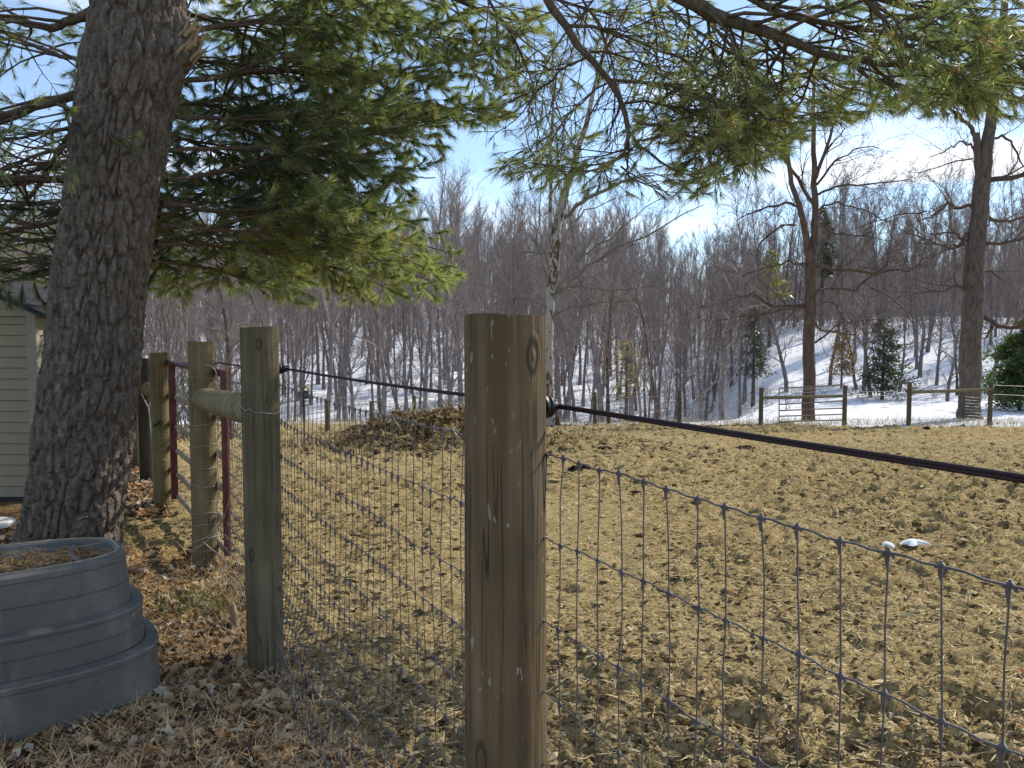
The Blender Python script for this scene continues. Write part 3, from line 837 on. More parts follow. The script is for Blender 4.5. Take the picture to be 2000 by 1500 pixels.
# ------------------------------------------------------------------ evergreens by the snow
def conifer(name, px, yb, yt, wpx, Y, cols, label, n=5000, nl=.16, shape=1.0, bare=.1):
    b = U(px, yb, Y); b[2] = base_h(b[0], Y) - .05; top = U(px, yt, Y)[2]; H = top - b[2]; Wd = wpx * Y / FPX / 2
    root = empty(name, tuple(b)); tag(root, label, 'tree')
    mb = MB(); mb.tube([(0, 0, 0), (.02, .02, H * .5), (0, 0, H)], [H * .022, H * .014, .01], 8, cap=False); mb.build('trunk', M['tree_bark'], root)
    mb = MB()
    nb = 95
    cc = []
    p0s = []; p1s = []
    for k in range(nb):
        t = bare + (1 - bare) * (k + rng.random()) / nb
        Lb = Wd * (1 - t) ** shape * rng.uniform(.55, 1.15) + .12
        a = rng.uniform(0, 6.28); d = np.array([math.cos(a), math.sin(a), rng.uniform(-.1, .25)])
        c = wander((0, 0, H * t), d, Lb, 5, .09, -.02)
        mb.tube(c, np.linspace(.012, .004, 6), 3, cap=False, col=(.06, .045, .035))
        m_ = max(6, int(n / nb * Lb / Wd * 1.4))
        s = rng.uniform(.15, 1, m_) ** .7 * 5
        i = np.minimum(s.astype(int), 4); f = (s - i)[:, None]
        p = c[i] * (1 - f) + c[i + 1] * f + rng.standard_normal((m_, 3)) * (Lb * .17, Lb * .17, Lb * .09)
        dd = rng.standard_normal((m_, 3)) + d * .8
        dd /= np.linalg.norm(dd, axis=1, keepdims=True)
        p0s.append(p); p1s.append(p + dd * nl * rng.uniform(.5, 1.2, (m_, 1)))
    p0 = np.concatenate(p0s); p1 = np.concatenate(p1s)
    mb.slivers(p0, p1, nl * .36, col=pick(cols, len(p0), .35))
    mb.build('crown', M['needles'], root)
    return root
conifer('evergreen_tree', 1722, 805, 618, 110, 43, [(.07, .085, .065), (.09, .105, .08), (.05, .065, .05)], 'small dark evergreen on the snow behind the far rail fence', 4200, .24, .7)
conifer('evergreen_tree', 1990, 825, 628, 150, 36, [(.07, .11, .04), (.10, .14, .05), (.05, .08, .03)], 'bright green young pine beside the thick trunked tree', 14000, .22, .6)
conifer('evergreen_tree', 2065, 825, 600, 170, 39, [(.06, .09, .04), (.08, .12, .05)], 'green pine standing behind the bright young pine', 11000, .22, .6)
conifer('evergreen_tree', 1600, 800, 405, 120, 66, [(.06, .08, .05), (.08, .10, .06)], 'tall hazy pine high behind the two stemmed tree', 7000, .4, .8, .45)
conifer('leafy_tree', 1500, 800, 490, 120, 58, [(.22, .20, .06), (.17, .16, .06), (.13, .14, .05)], 'thin pine with yellowish sprays before the hill', 1800, .34, .7, .5)
conifer('beech_sapling', 1642, 800, 650, 60, 47, [(.26, .17, .11), (.30, .20, .14)], 'young beech holding rusty dry leaves behind the far farm gate', 1600, .2, .5, .25)
conifer('beech_sapling', 1222, 835, 665, 80, 31, [(.34, .28, .10), (.26, .22, .08)], 'sapling with a few yellowish leaves by the lone far posts', 420, .12, .4, .3)
conifer('cedar_tree', 1470, 815, 600, 80, 46, [(.07, .08, .07), (.05, .06, .05)], 'greyish cedar between the bare trees before the far farm gate', 1800, .25, .6, .3)

# ------------------------------------------------------------------ the near white pine
TR = [(96, 1230, 5.38, 226), (122, 1120, 5.4, 204), (137, 1040, 5.4, 192), (158, 900, 5.4, 190), (175, 740, 5.4, 187), (195, 560, 5.4, 184), (217, 400, 5.4, 178), (240, 240, 5.4, 184), (260, 120, 5.4, 196), (270, 40, 5.4, 182), (278, -60, 5.4, 170), (300, -400, 5.4, 150), (330, -900, 5.4, 120), (350, -1500, 5.4, 60)]
tp = UU([(a, b, c) for a, b, c, d in TR]); trr = np.array([d * c / FPX / 2 - .040 for a, b, c, d in TR])
pine = empty('pine_tree', (float(tp[1][0]), float(tp[1][1]), 0)); PB = np.array(pine.location)
tag(pine, 'big old pine with rugged bark leaning behind the plastic tank', 'tree')
zs = tp[:, 2]
def trunk_c(z): return np.stack([np.interp(z, zs, tp[:, 0]), np.interp(z, zs, tp[:, 1]), z], -1)
def trunk_r(z): return np.interp(z, zs, trr)
NZ, NT = 760, 250
zv = np.concatenate([np.linspace(-.05, 4.1, NZ - 40), np.linspace(4.1, zs[-1], 41)[1:]])
th = np.arange(NT) / NT * 2 * math.pi
ZZ, TT = np.meshgrid(zv, th, indexing='ij')
ncell = 31; ch = .20
uu = TT / (2 * math.pi) * ncell; vv = ZZ / ch
warp = .95 * fbm(np.cos(TT) * 2.6, np.sin(TT) * 2.6, 3, ZZ * 2.2)
uu = uu + warp
iu = np.floor(uu).astype(int); iv = np.floor(vv).astype(int)
F1 = np.full(uu.shape, 9.0); F2 = np.full(uu.shape, 9.0)
hr = np.random.default_rng(9).random((ncell, 1024, 2))
for du in (-1, 0, 1):
    for dv in (-1, 0, 1):
        cu = iu + du; cv = iv + dv
        j = hr[cu % ncell, cv % 1024]
        dd = np.sqrt((uu - cu - j[..., 0]) ** 2 + ((vv - cv - j[..., 1]) * .75) ** 2)
        F2 = np.where(dd < F1, F1, np.minimum(F2, dd)); F1 = np.minimum(F1, dd)
plate = sstep(.02, .20, F2 - F1)
rad = trunk_r(ZZ) * (1 + .03 * fbm(np.cos(TT) * 1.5, np.sin(TT) * 1.5, 2, ZZ * .8)) - .012
rad = rad + .040 * plate * (.65 + .5 * fbm(uu * .7, vv * .7, 2)) + .012 * np.round(2.5 * fbm(uu * 1.3, vv * 3.2, 3)) / 2.5 + .008 * fbm(uu * 3, vv * 9, 3) + .005 * fbm(uu * 9, vv * 16, 2)
rad = rad + .05 * np.exp(-(ZZ / .18)) * (1 + .5 * np.cos(TT * 5 + 1))
rad = rad + .11 * np.exp(-((np.angle(np.exp(1j * (TT + .15)))) / .38) ** 2) * np.exp(-((ZZ - 3.38) / .17) ** 2)
rad = rad + .035 * np.exp(-((np.angle(np.exp(1j * (TT + .9)))) / .5) ** 2) * np.exp(-((ZZ - 3.25) / .2) ** 2)
cc = trunk_c(ZZ)
vx = np.stack([cc[..., 0] + rad * np.cos(TT), cc[..., 1] + rad * np.sin(TT), ZZ], -1)
i = np.arange(len(zv) - 1)[:, None]; j = np.arange(NT)[None, :]; j2 = (j + 1) % NT
q = np.stack([i * NT + j, i * NT + j2, (i + 1) * NT + j2, (i + 1) * NT + j], -1).reshape(-1, 4)
mb = MB(); mb.add(vx.reshape(-1, 3), q)
shift(mb, PB).build('trunk', M['bark'], pine)
# torn stub and loose strip of wood at the burl
mb = MB()
for k in range(26):
    a0 = trunk_c(np.array(3.34 + rng.uniform(-.06, .08))) + np.array([.36 + rng.uniform(-.03, .05), -.08 + rng.uniform(-.1, .1), 0])
    mb.tube([a0, a0 + np.array([.05, 0, .05]), a0 + np.array([.07 + rng.uniform(0, .05), rng.uniform(-.02, .02), rng.uniform(.06, .16)])], [.013, .011, .002], 5)
shift(mb, PB).build('broken_stub', M['bare_wood'], pine)
mb = MB()
for k in range(7):
    z0 = 3.62; c0 = trunk_c(np.array(z0)); r_ = float(trunk_r(z0)); a = -.45 + k * .045
    pts = [trunk_c(np.array(z)) + np.array([math.cos(a) * (r_ + .012), math.sin(a) * (r_ + .012), 0]) for z in np.linspace(3.5, 4.3, 7)]
    mb.tube(np.array(pts) + rng.normal(0, .004, (7, 3)), [.004, .012, .014, .014, .013, .012, .01], 5)
shift(mb, PB).build('bare_wood_strip', M['bare_wood'], pine)

def tufts(mb, P, D, size, K, cols, spread=.34, w=.0032, droop=.42):
    """bundles of long thin needles; P, D arrays"""
    n = len(P)
    if n == 0: return
    D = D / (np.linalg.norm(D, axis=1, keepdims=True) + 1e-9)
    r = rng.standard_normal((n, K, 3))
    d = D[:, None, :] + r * spread
    d[..., 2] -= droop * rng.uniform(.3, 1.2, (n, K))
    d /= np.linalg.norm(d, axis=2, keepdims=True)
    L = size[:, None] * rng.uniform(.7, 1.1, (n, K))
    p0 = P[:, None, :] - D[:, None, :] * (rng.uniform(0, .35, (n, K)) * L)[..., None]
    p1 = p0 + d * L[..., None]
    c = np.repeat(cols, K, 0) * rng.uniform(.75, 1.25, (n * K, 1))
    mb.slivers(p0.reshape(-1, 3), p1.reshape(-1, 3), w, col=c)
def proj(p):
    y = p[:, 1]; zc = p[:, 2] - EYE
    f = y * CP - zc * SP; u = y * SP + zc * CP
    return 1000 + FPX * p[:, 0] / np.maximum(f, .01), 750 - FPX * u / np.maximum(f, .01)
GREENS = [(.15, .19, .085), (.22, .26, .11), (.10, .14, .07), (.29, .32, .15), (.12, .16, .09)]
NT_TOTAL = 0
DARKG = [(.09, .13, .085), (.13, .17, .10), (.07, .105, .07)]  # inner limbs: the crown's shaded middle put into darker needle greens
LIGHTG = [(.20, .25, .11), (.28, .32, .14), (.14, .19, .09), (.36, .38, .20)]  # outer and hanging boughs: their brighter light put into the needle colour
def pine_limb(path, root, sec_L=.9, sec_n=16, tuft=.095, K=14, t0=.2, fol=1.0, w=.0034, greens=GREENS, spread3d=.35, keep=None, name='limb', tert=6, droop=-.04, base=None):
    """path: (px, py, depth, width in px) points, or world points if given as arrays"""
    global NT_TOTAL
    base = PB if base is None else base
    if len(path[0]) == 4 and not isinstance(path, np.ndarray):
        pts = UU([(a, b, c) for a, b, c, d in path]); rad = np.array([d * c / FPX / 2 for a, b, c, d in path])
    else:
        pts = path[:, :3]; rad = path[:, 3]
    seg = np.r_[0, np.cumsum(np.linalg.norm(np.diff(pts, axis=0), axis=1))]
    L = seg[-1]; m_ = max(8, int(L / .12)); tt = np.linspace(0, L, m_)
    pp = np.stack([np.interp(tt, seg, pts[:, k]) for k in range(3)], -1)
    for _ in range(2): pp[1:-1] = .5 * pp[1:-1] + .25 * (pp[:-2] + pp[2:])
    pp[1:-1] += .006 * rng.standard_normal((m_ - 2, 3))
    rr_ = np.interp(tt, seg, rad)
    mb = MB(); mb.tube(pp, rr_, 8, cap=False, jit=.04)
    fm = MB(); TP = []; TD = []
    for k in range(int(sec_n)):
        t = t0 + (1 - t0) * (k + rng.uniform(.1, .9)) / sec_n
        p, tg = along(pp, min(t, .995))
        h = np.cross(tg, [0, 0, 1.0]); h = unit(h) * (1 if k % 2 else -1)
        ang = rng.uniform(.55, 1.1)
        d = unit(tg * math.cos(ang) + h * math.sin(ang) + spread3d * rng.standard_normal(3) * .6)
        Ls = sec_L * (1.15 - .7 * t) * rng.uniform(.6, 1.25)
        c = wander(p, d, Ls, 6, .12, droop)
        rs = min(rr_[min(int(t * m_), m_ - 1)] * .5, .012) + .0015
        if keep is not None:
            a, b = proj(c[-1:])
            if not keep(a[0], b[0]): continue
        mb.tube(c, np.linspace(rs, .0022, 7), 4, cap=False)
        nt_ = max(2, int(tert * Ls / sec_L + .5))
        for q in range(nt_):
            s = .25 + .75 * (q + rng.random()) / nt_
            p2, tg2 = along(c, min(s, .99))
            h2 = unit(np.cross(tg2, [0, 0, 1.0])) * (1 if q % 2 else -1)
            d2 = unit(tg2 * .75 + h2 * .6 + .35 * rng.standard_normal(3))
            Lt = rng.uniform(.12, .30) * (.6 + .6 * Ls)
            c2 = wander(p2, d2, Lt, 3, .12, .04)
            mb.tube(c2, np.linspace(.0028, .0014, 4), 3, cap=False)
            nn = max(2, int(Lt / .035 * fol))
            u_ = rng.uniform(.35, 1.02, nn)
            for x_ in u_:
                p3, tg3 = along(c2, min(x_, .999)); TP.append(p3); TD.append(tg3)
        nn = int(3 * fol)
        for _ in range(nn): TP.append(c[-1]); TD.append(c[-1] - c[-2])
    if TP and fol > 0:
        TP = np.array(TP); TD = np.array(TD)
        if keep is not None:
            a, b = proj(TP); ok = np.array([keep(x, y) for x, y in zip(a, b)]); TP = TP[ok]; TD = TD[ok]
        n = len(TP); NT_TOTAL += n
        # broad patches of yellower and bluer growth
        g = np.array(greens)[rng.integers(0, len(greens), n)]
        vv_ = vnoise(TP[:, 0] * 2, TP[:, 1] * 2, TP[:, 2] * 2)[:, None]
        g = g * (1 + .25 * vv_) * np.array([1.0, 1.0, 1.0])
        g = np.where(rng.random((n, 1)) < .025, np.array([.26, .13, .045]), g)
        tufts(fm, TP, TD + np.array([0, 0, .0]), rng.uniform(.8, 1.15, n) * tuft, K, g, w=w)
    lo = shift(mb, base).build(name, M['limb_bark'], root)
    if fm.n: tag(shift(fm, base).build('needles', M['needles'], lo), kind='stuff')
    return lo

def keepL(x, y):
    """the drip line of the left crown: lower and outer edge of the boughs"""
    if x > 1075: return False
    lim = np.interp(x, [-300, 0, 250, 280, 400, 500, 640, 760, 860, 915, 925, 1075], [640, 600, 590, 600, 590, 575, 600, 590, 585, 520, 400, 130])
    if x > 810 and 285 < y < 425 and y > 285 + (x - 810) * -.2: return x < 880 and y < 330
    if x > 900 and y > 250: return False
    return y < lim
PL = [
 [(350, -10, 5.5, 26), (600, -30, 6.2, 18), (850, -10, 6.8, 12), (1040, 60, 7.2, 5)],
 [(345, 60, 5.5, 18), (520, 40, 6.2, 12), (760, 70, 6.9, 8), (1000, 90, 7.3, 4)],
 [(350, 165, 5.6, 16), (520, 140, 6.4, 12), (700, 150, 7.0, 9), (860, 120, 7.4, 6), (1010, 88, 7.6, 3)],
 [(335, 230, 5.6, 12), (480, 240, 6.3, 10), (640, 220, 6.8, 8), (800, 210, 7.0, 6), (960, 215, 7.2, 3)],
 [(330, 300, 5.6, 12), (500, 290, 6.0, 10), (650, 270, 6.5, 7), (800, 250, 7.1, 5), (930, 230, 7.4, 3)],
 [(325, 350, 5.6, 12), (460, 330, 6.3, 10), (600, 330, 7.0, 7), (740, 350, 7.6, 5), (850, 345, 8.0, 3)],
 [(315, 400, 5.6, 14), (440, 410, 6.2, 10), (580, 420, 6.8, 7), (720, 440, 7.3, 5), (850, 480, 7.7, 3)],
 [(310, 440, 5.6, 11), (450, 450, 6.0, 9), (600, 455, 6.3, 6), (760, 490, 6.6, 4), (895, 525, 6.9, 2.5)],
 [(305, 480, 5.6, 10), (420, 480, 6.3, 8), (560, 500, 7.0, 6), (700, 530, 7.5, 4), (830, 545, 7.8, 2.5)],
 [(300, 510, 5.6, 8), (400, 520, 7.0, 6), (520, 535, 8.4, 4), (640, 550, 9.2, 2)],
 [(330, 260, 5.7, 9), (400, 280, 6.8, 8), (480, 330, 8.0, 6), (560, 380, 9.0, 4)],
 [(340, 110, 5.6, 12), (430, 130, 6.9, 9), (540, 200, 8.0, 7), (680, 300, 8.8, 4)],
 [(345, 20, 5.6, 12), (450, 60, 7.0, 9), (580, 120, 8.2, 7), (720, 160, 9.0, 4)],
 [(345, -60, 5.6, 14), (500, -40, 6.6, 10), (680, 10, 7.6, 7), (820, 50, 8.3, 4)],
 [(310, 420, 5.7, 9), (420, 370, 7.2, 8), (560, 390, 8.6, 6), (690, 420, 9.4, 4)],
 [(305, 470, 5.7, 9), (400, 450, 7.4, 8), (520, 470, 8.9, 6), (640, 500, 9.8, 4)],
 [(330, 200, 5.7, 9), (430, 210, 6.8, 8), (600, 230, 8.2, 6), (760, 260, 9.2, 4)],
]
for ip, p in enumerate(PL):
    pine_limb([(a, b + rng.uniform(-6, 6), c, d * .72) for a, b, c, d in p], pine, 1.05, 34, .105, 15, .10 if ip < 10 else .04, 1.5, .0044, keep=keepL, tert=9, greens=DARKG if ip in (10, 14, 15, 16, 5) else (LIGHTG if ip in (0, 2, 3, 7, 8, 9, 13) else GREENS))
def keepLL(x, y): return y < np.interp(x, [-200, 0, 260], [640, 600, 600])
LL = [
 [(170, 180, 5.4, 20), (110, 198, 5.2, 16), (40, 215, 5.0, 14), (-60, 240, 4.8, 9), (-200, 270, 4.6, 4)],
 [(185, 20, 5.4, 20), (100, 60, 5.8, 14), (0, 30, 6.2, 10), (-150, 10, 6.6, 5)],
 [(160, 120, 5.6, 9), (90, 100, 6.2, 8), (0, 60, 6.8, 6), (-120, 40, 7.2, 3)],
 [(155, 245, 5.6, 7), (80, 262, 6.2, 6), (0, 275, 6.8, 5), (-120, 290, 7.4, 3)],
 [(150, 275, 5.6, 8), (80, 300, 5.9, 7), (0, 335, 6.2, 5), (-120, 360, 6.6, 3)],
 [(145, 312, 5.6, 9), (80, 330, 6.2, 7), (0, 345, 6.8, 6), (-120, 330, 7.4, 3)],
 [(140, 350, 5.4, 14), (70, 352, 5.6, 12), (0, 362, 5.8, 9), (-120, 380, 6.2, 5)],
 [(135, 390, 5.6, 7), (60, 400, 6.4, 6), (0, 402, 7.2, 5), (-100, 400, 8.0, 3)],
 [(130, 430, 5.4, 10), (70, 440, 5.8, 8), (0, 458, 6.2, 6), (-100, 470, 6.6, 3)],
 [(120, 465, 5.6, 7), (60, 470, 6.6, 6), (0, 468, 7.6, 5), (-120, 470, 8.4, 3)],
 [(110, 500, 5.6, 6), (50, 510, 7.0, 5), (-20, 520, 8.0, 4)],
 [(105, 530, 5.8, 6), (50, 545, 7.4, 5), (-30, 555, 8.6, 3)],
 [(165, 200, 5.7, 7), (120, 290, 7.0, 10), (70, 370, 8.0, 9), (20, 430, 8.6, 6), (-40, 470, 9, 4)],
]
for k, p in enumerate(LL):
    dense = k in (1, 2, 0) or k >= 9
    pine_limb(p, pine, .85, 20, .09, 11, .04, 1.1 if dense else .42, .0032, keep=keepLL, tert=6)
# boughs hanging in over the paddock
def keepC(x, y):
    lim = np.interp(x, [900, 985, 1100, 1250, 1300, 1400, 1500, 1600, 1760, 1800, 1950, 2100], [330, 350, 385, 380, 385, 395, 330, 250, 215, 225, 230, 230])
    return y < lim
drp = [(1035, -60, 4.9, 20), (1075, 10, 4.9, 18), (1112, 60, 4.9, 16), (1150, 112, 4.9, 14), (1190, 155, 4.9, 12), (1230, 215, 4.9, 11), (1243, 255, 4.9, 9), (1236, 290, 4.9, 7), (1212, 325, 4.9, 6), (1160, 344, 4.9, 4), (1110, 336, 4.9, 3)]
pine_limb(drp, pine, .35, 10, .10, 12, .55, .8, .0030, keep=keepC, name='drooping_limb', tert=4)
kids = [
 ([(1115, 42, 4.9, 7), (1180, 46, 4.85, 6), (1250, 80, 4.8, 5), (1320, 115, 4.7, 4), (1420, 160, 4.6, 3)], .4, .3),
 ([(1150, 95, 4.9, 5), (1210, 100, 5.0, 4), (1290, 140, 5.1, 4), (1380, 200, 5.2, 3)], .4, .35),
 ([(1198, 152, 4.9, 6), (1270, 152, 4.85, 5), (1350, 178, 4.8, 5), (1450, 222, 4.7, 4), (1540, 240, 4.6, 2)], .55, .8),
 ([(1225, 198, 4.9, 5), (1275, 194, 4.95, 5), (1370, 222, 5.0, 4), (1490, 226, 5.1, 3)], .6, 1.0),
 ([(1240, 232, 4.9, 6), (1290, 238, 4.85, 6), (1330, 262, 4.8, 5), (1400, 280, 4.7, 4), (1450, 290, 4.6, 3)], .55, 1.3),
 ([(1240, 285, 4.9, 5), (1270, 302, 4.9, 5), (1310, 332, 4.9, 4), (1350, 348, 4.9, 3), (1420, 340, 4.9, 2)], .5, 1.2),
 ([(1150, 108, 4.9, 4), (1100, 130, 5.0, 4), (1045, 185, 5.1, 3), (1000, 240, 5.2, 2)], .35, .5),
 ([(1190, 160, 4.9, 4), (1130, 200, 5.0, 3), (1070, 270, 5.1, 2), (1010, 300, 5.2, 2)], .35, .5),
 ([(1236, 290, 4.9, 4), (1180, 300, 5.1, 3), (1120, 318, 5.3, 2), (1020, 330, 5.5, 2)], .4, .9),
 ([(1212, 325, 4.9, 4), (1230, 350, 4.9, 3), (1290, 370, 4.9, 2)], .35, 1.2),
 ([(1170, 130, 4.9, 4), (1210, 50, 5.0, 3), (1240, -20, 5.1, 2)], .4, .3),
]
DRP = UU([(a, b, c) for a, b, c, d in drp]); _t = np.linspace(0, len(DRP) - 1, 200)
DRP = np.stack([np.interp(_t, np.arange(len(DRP)), DRP[:, k]) for k in range(3)], -1)
def snap(p, line):
    q = U(*p[0][:3]); c = line[np.argmin(np.linalg.norm((line - q)[:, [0, 2]], axis=1))]
    a, b = proj(c[None]); return [(float(a[0]), float(b[0]), float(c[1]), p[0][3] * 1.2)] + list(p[1:])
for p, sl_, fo in kids:
    p = snap(p, DRP)
    pine_limb(p, pine, sl_ * 1.25, 13, .10, 12, .12, fo * .8, .0032, keep=keepC, name='limb', tert=5, greens=LIGHTG)
TRR = [
 ([(1260, -60, 5.0, 34), (1330, 0, 4.9, 30), (1420, 38, 4.8, 26), (1520, 70, 4.7, 20), (1600, 110, 4.7, 15), (1700, 122, 4.6, 12), (1800, 130, 4.6, 9), (1900, 150, 4.5, 6), (2050, 170, 4.5, 4)], 1.0, .8, 26),
 ([(1400, -60, 5.0, 18), (1470, 10, 4.9, 14), (1560, 38, 4.8, 12), (1680, 60, 4.8, 9), (1800, 75, 4.7, 7), (1950, 120, 4.6, 4)], 1.0, 1.2, 26),
 ([(1560, -80, 5.0, 16), (1680, -10, 4.9, 12), (1820, 30, 4.8, 9), (1960, 60, 4.7, 5), (2100, 90, 4.6, 3)], 1.0, 1.4, 28),
 ([(1700, -90, 5.4, 12), (1800, -20, 5.5, 10), (1900, 60, 5.6, 7), (1990, 130, 5.7, 4), (2080, 170, 5.7, 3)], .9, 1.4, 26),
 ([(1640, -60, 4.2, 12), (1720, 30, 4.2, 9), (1790, 100, 4.2, 6), (1850, 160, 4.2, 4)], .7, 1.2, 22),
 ([(1850, -60, 4.6, 12), (1900, 40, 4.5, 8), (1960, 110, 4.4, 6), (2030, 160, 4.3, 3)], .7, 1.4, 22),
 ([(1540, 80, 4.7, 8), (1500, 140, 4.9, 6), (1460, 210, 5.1, 5), (1400, 270, 5.3, 3), (1380, 320, 5.4, 2)], .55, 1.1, 18),
 ([(1600, 108, 4.7, 7), (1580, 160, 4.9, 5), (1560, 210, 5.1, 4), (1500, 260, 5.3, 3)], .5, 1.0, 16),
 ([(1380, 20, 4.8, 7), (1385, 80, 4.9, 5), (1400, 140, 5.1, 4), (1430, 190, 5.3, 2)], .5, .5, 14),
 ([(1700, 122, 4.6, 6), (1740, 160, 4.8, 5), (1790, 190, 5.0, 4), (1850, 205, 5.2, 2)], .5, 1.0, 16),
 ([(1500, 66, 4.75, 7), (1560, 130, 5.2, 6), (1640, 170, 5.6, 5), (1740, 190, 6.0, 3)], .6, 1.2, 18),
 ([(1450, 225, 5.0, 5), (1520, 240, 5.3, 4), (1600, 215, 5.6, 4), (1690, 225, 5.9, 3)], .5, 1.2, 16),
 ([(1400, 150, 4.8, 5), (1440, 210, 5.2, 4), (1470, 270, 5.4, 3), (1450, 340, 5.5, 2)], .5, 1.3, 18),
 ([(1300, 250, 5.0, 5), (1380, 245, 5.2, 4), (1460, 260, 5.4, 3), (1520, 290, 5.5, 2)], .5, 1.4, 18),
 ([(1640, 115, 4.7, 7), (1700, 160, 4.5, 6), (1800, 180, 4.4, 5), (1900, 190, 4.3, 3)], .6, 1.4, 20),
 ([(1250, 300, 4.9, 4), (1180, 325, 4.8, 4), (1100, 330, 4.7, 3), (1040, 320, 4.6, 2)], .4, 1.2, 14),
]
ML = UU([(a, b, c) for a, b, c, d in TRR[0][0]]); _t = np.linspace(0, len(ML) - 1, 200)
ML = np.stack([np.interp(_t, np.arange(len(ML)), ML[:, k]) for k in range(3)], -1)
for p, sl_, fo, n_ in TRR:
    if p[0][1] > 10: p = snap(p, ML if p[0][0] > 1350 and p[0][1] < 140 else (DRP if p[0][0] < 1300 else ML))
    pine_limb(p, pine, sl_ * 1.15, n_, .10, 12, .12, fo * .95, .0034, keep=keepC, tert=7, greens=LIGHTG if p[-1][1] > 180 or len(p) == 4 else GREENS)
for k, p in enumerate([
 [(1000, -40, 5.8, 8), (1100, 10, 5.9, 6), (1200, 30, 6.0, 5), (1330, 20, 6.1, 3)], [(1250, -40, 5.8, 8), (1330, 40, 5.9, 6), (1430, 110, 6.0, 5), (1560, 150, 6.1, 3)],
 [(1330, -40, 6.4, 7), (1400, 60, 6.4, 6), (1500, 170, 6.5, 4), (1640, 210, 6.6, 3)], [(1600, -40, 6.2, 8), (1640, 60, 6.2, 6), (1720, 150, 6.3, 4), (1790, 200, 6.4, 3)],
 [(930, -40, 6.6, 7), (980, 40, 6.6, 5), (1030, 120, 6.7, 4), (1050, 200, 6.8, 2)]]):
    pine_limb(p, pine, .75, 20, .095, 12, .1, .75, .0032, keep=keepC, tert=6, greens=LIGHTG if k % 2 else GREENS, spread3d=.5)
for k, p in enumerate([
 [(1120, -30, 5.2, 5), (1180, 60, 5.3, 4), (1210, 180, 5.4, 3), (1190, 290, 5.5, 2)], [(1260, -30, 5.4, 5), (1290, 70, 5.4, 4), (1280, 170, 5.5, 3), (1240, 250, 5.6, 2)],
 [(1340, 10, 4.9, 6), (1350, 90, 5.0, 4), (1330, 170, 5.1, 3), (1360, 260, 5.2, 2)], [(1420, 40, 4.8, 6), (1440, 120, 4.9, 4), (1470, 200, 5.0, 3), (1440, 260, 5.1, 2)],
 [(1180, -30, 5.6, 5), (1120, 50, 5.7, 4), (1060, 120, 5.8, 3), (1030, 220, 5.9, 2)], [(1500, 66, 4.75, 6), (1490, 130, 4.9, 4), (1540, 210, 5.0, 3), (1520, 260, 5.1, 2)]]):
    pine_limb(p, pine, .7, 15, .1, 8, .1, 0, .003, keep=keepC, tert=7, spread3d=.6, name='dead_limb')
# the rest of the crown, out of the picture overhead: it throws the shade on the ground nearest the fence
ups = []
for k in range(15):
    z0 = 4.8 + k * .42
    c0 = trunk_c(np.array(z0)); a = rng.uniform(-1.35, .15)
    Lb = rng.uniform(4.0, 7.0) * (1 - k * .016)
    c = wander(c0, (math.cos(a), math.sin(a), .05), Lb, 6, .06, -.01)
    ups.append(np.concatenate([c, np.linspace(.055, .008, 7)[:, None]], 1))
def keepUp(x, y): return not (-150 < x < 2150 and -40 < y < 1600)
for c in ups:
    pine_limb(c, pine, 1.5, 16, .13, 7, .2, .8, .009, keep=keepUp, tert=6)

# ------------------------------------------------------------------ posts
def post(name, label, x, y, zb, zt, r, mat, lean=(0, 0), seed=1, nT=56, nZ=90, band_wires=(), cap_mat=None, square=.0):
    root = empty(name, (x, y, zb)); tag(root, label, 'post', 'wooden fence posts')
    H = zt - zb
    z = np.linspace(-.05, H, nZ); t = np.arange(nT) / nT * 2 * math.pi
    Z, T = np.meshgrid(z, t, indexing='ij')
    rr_ = r * (1 + .035 * fbm(np.cos(T) * 1.5 + seed * 7, np.sin(T) * 1.5, 3, Z * 1.3) + .02 * np.sin(Z * 2 + seed))
    rr_ *= 1 + square * np.cos(4 * T) * -1
    for k in range(5):
        a = (seed * 1.7 + k * 2.1) % 6.28; zc = H * ((seed * .37 + k * .31) % 1)
        dth = np.angle(np.exp(1j * (T - a - .05 * np.sin(Z * 9))))
        rr_ -= .0045 * np.exp(-(dth / .022) ** 2) * np.exp(-((Z - zc) / (.3 * H)) ** 2)
    V = np.stack([rr_ * np.cos(T) + lean[0] * Z, rr_ * np.sin(T) + lean[1] * Z, Z + 0 * T], -1)
    V[-1, :, 2] += .0015 * np.sin(T[-1] * 3 + seed) + .003 * np.cos(T[-1] + seed)
    i = np.arange(nZ - 1)[:, None]; j = np.arange(nT)[None, :]; j2 = (j + 1) % nT
    q = np.stack([i * nT + j, i * nT + j2, (i + 1) * nT + j2, (i + 1) * nT + j], -1).reshape(-1, 4)
    mb = MB(); mb.add(V.reshape(-1, 3), q)
    mb.build('shaft', mat, root)
    mb = MB(); ring = V[-1]; c = ring.mean(0)
    mb.add(np.concatenate([ring, ring * .5 + c * .5, [c]]), [[a, (a + 1) % nT, nT + (a + 1) % nT, nT + a] for a in range(nT)], [[nT + a, nT + (a + 1) % nT, 2 * nT] for a in range(nT)], smooth=False)
    mb.build('sawn_top', cap_mat or M['post_tan'], root)
    for zw in band_wires:
        a = np.linspace(0, 2 * math.pi, 25)
        mb = MB(); rr2 = r * 1.045 + .002
        mb.tube(np.stack([rr2 * np.cos(a) + lean[0] * zw, rr2 * np.sin(a) + lean[1] * zw, zw - zb + .01 * np.sin(a + zw * 9) + .004 * rng.standard_normal(25)], -1), .0018, 5, cap=False)
        mb.build('wire_band', M['wire_light'], root)
    return root
M['wire_light'] = plain('bright_wire', (.42, .40, .34), .5, .4, .3, .4, 60)
gz3 = .03
np_ = post('fence_post', 'thick weathered post nearest the camera with an oval knot', P1[0], P1[1], 0, 1.538, .0785, M['post_near'], (-.001, 0), 2, 80, 140)
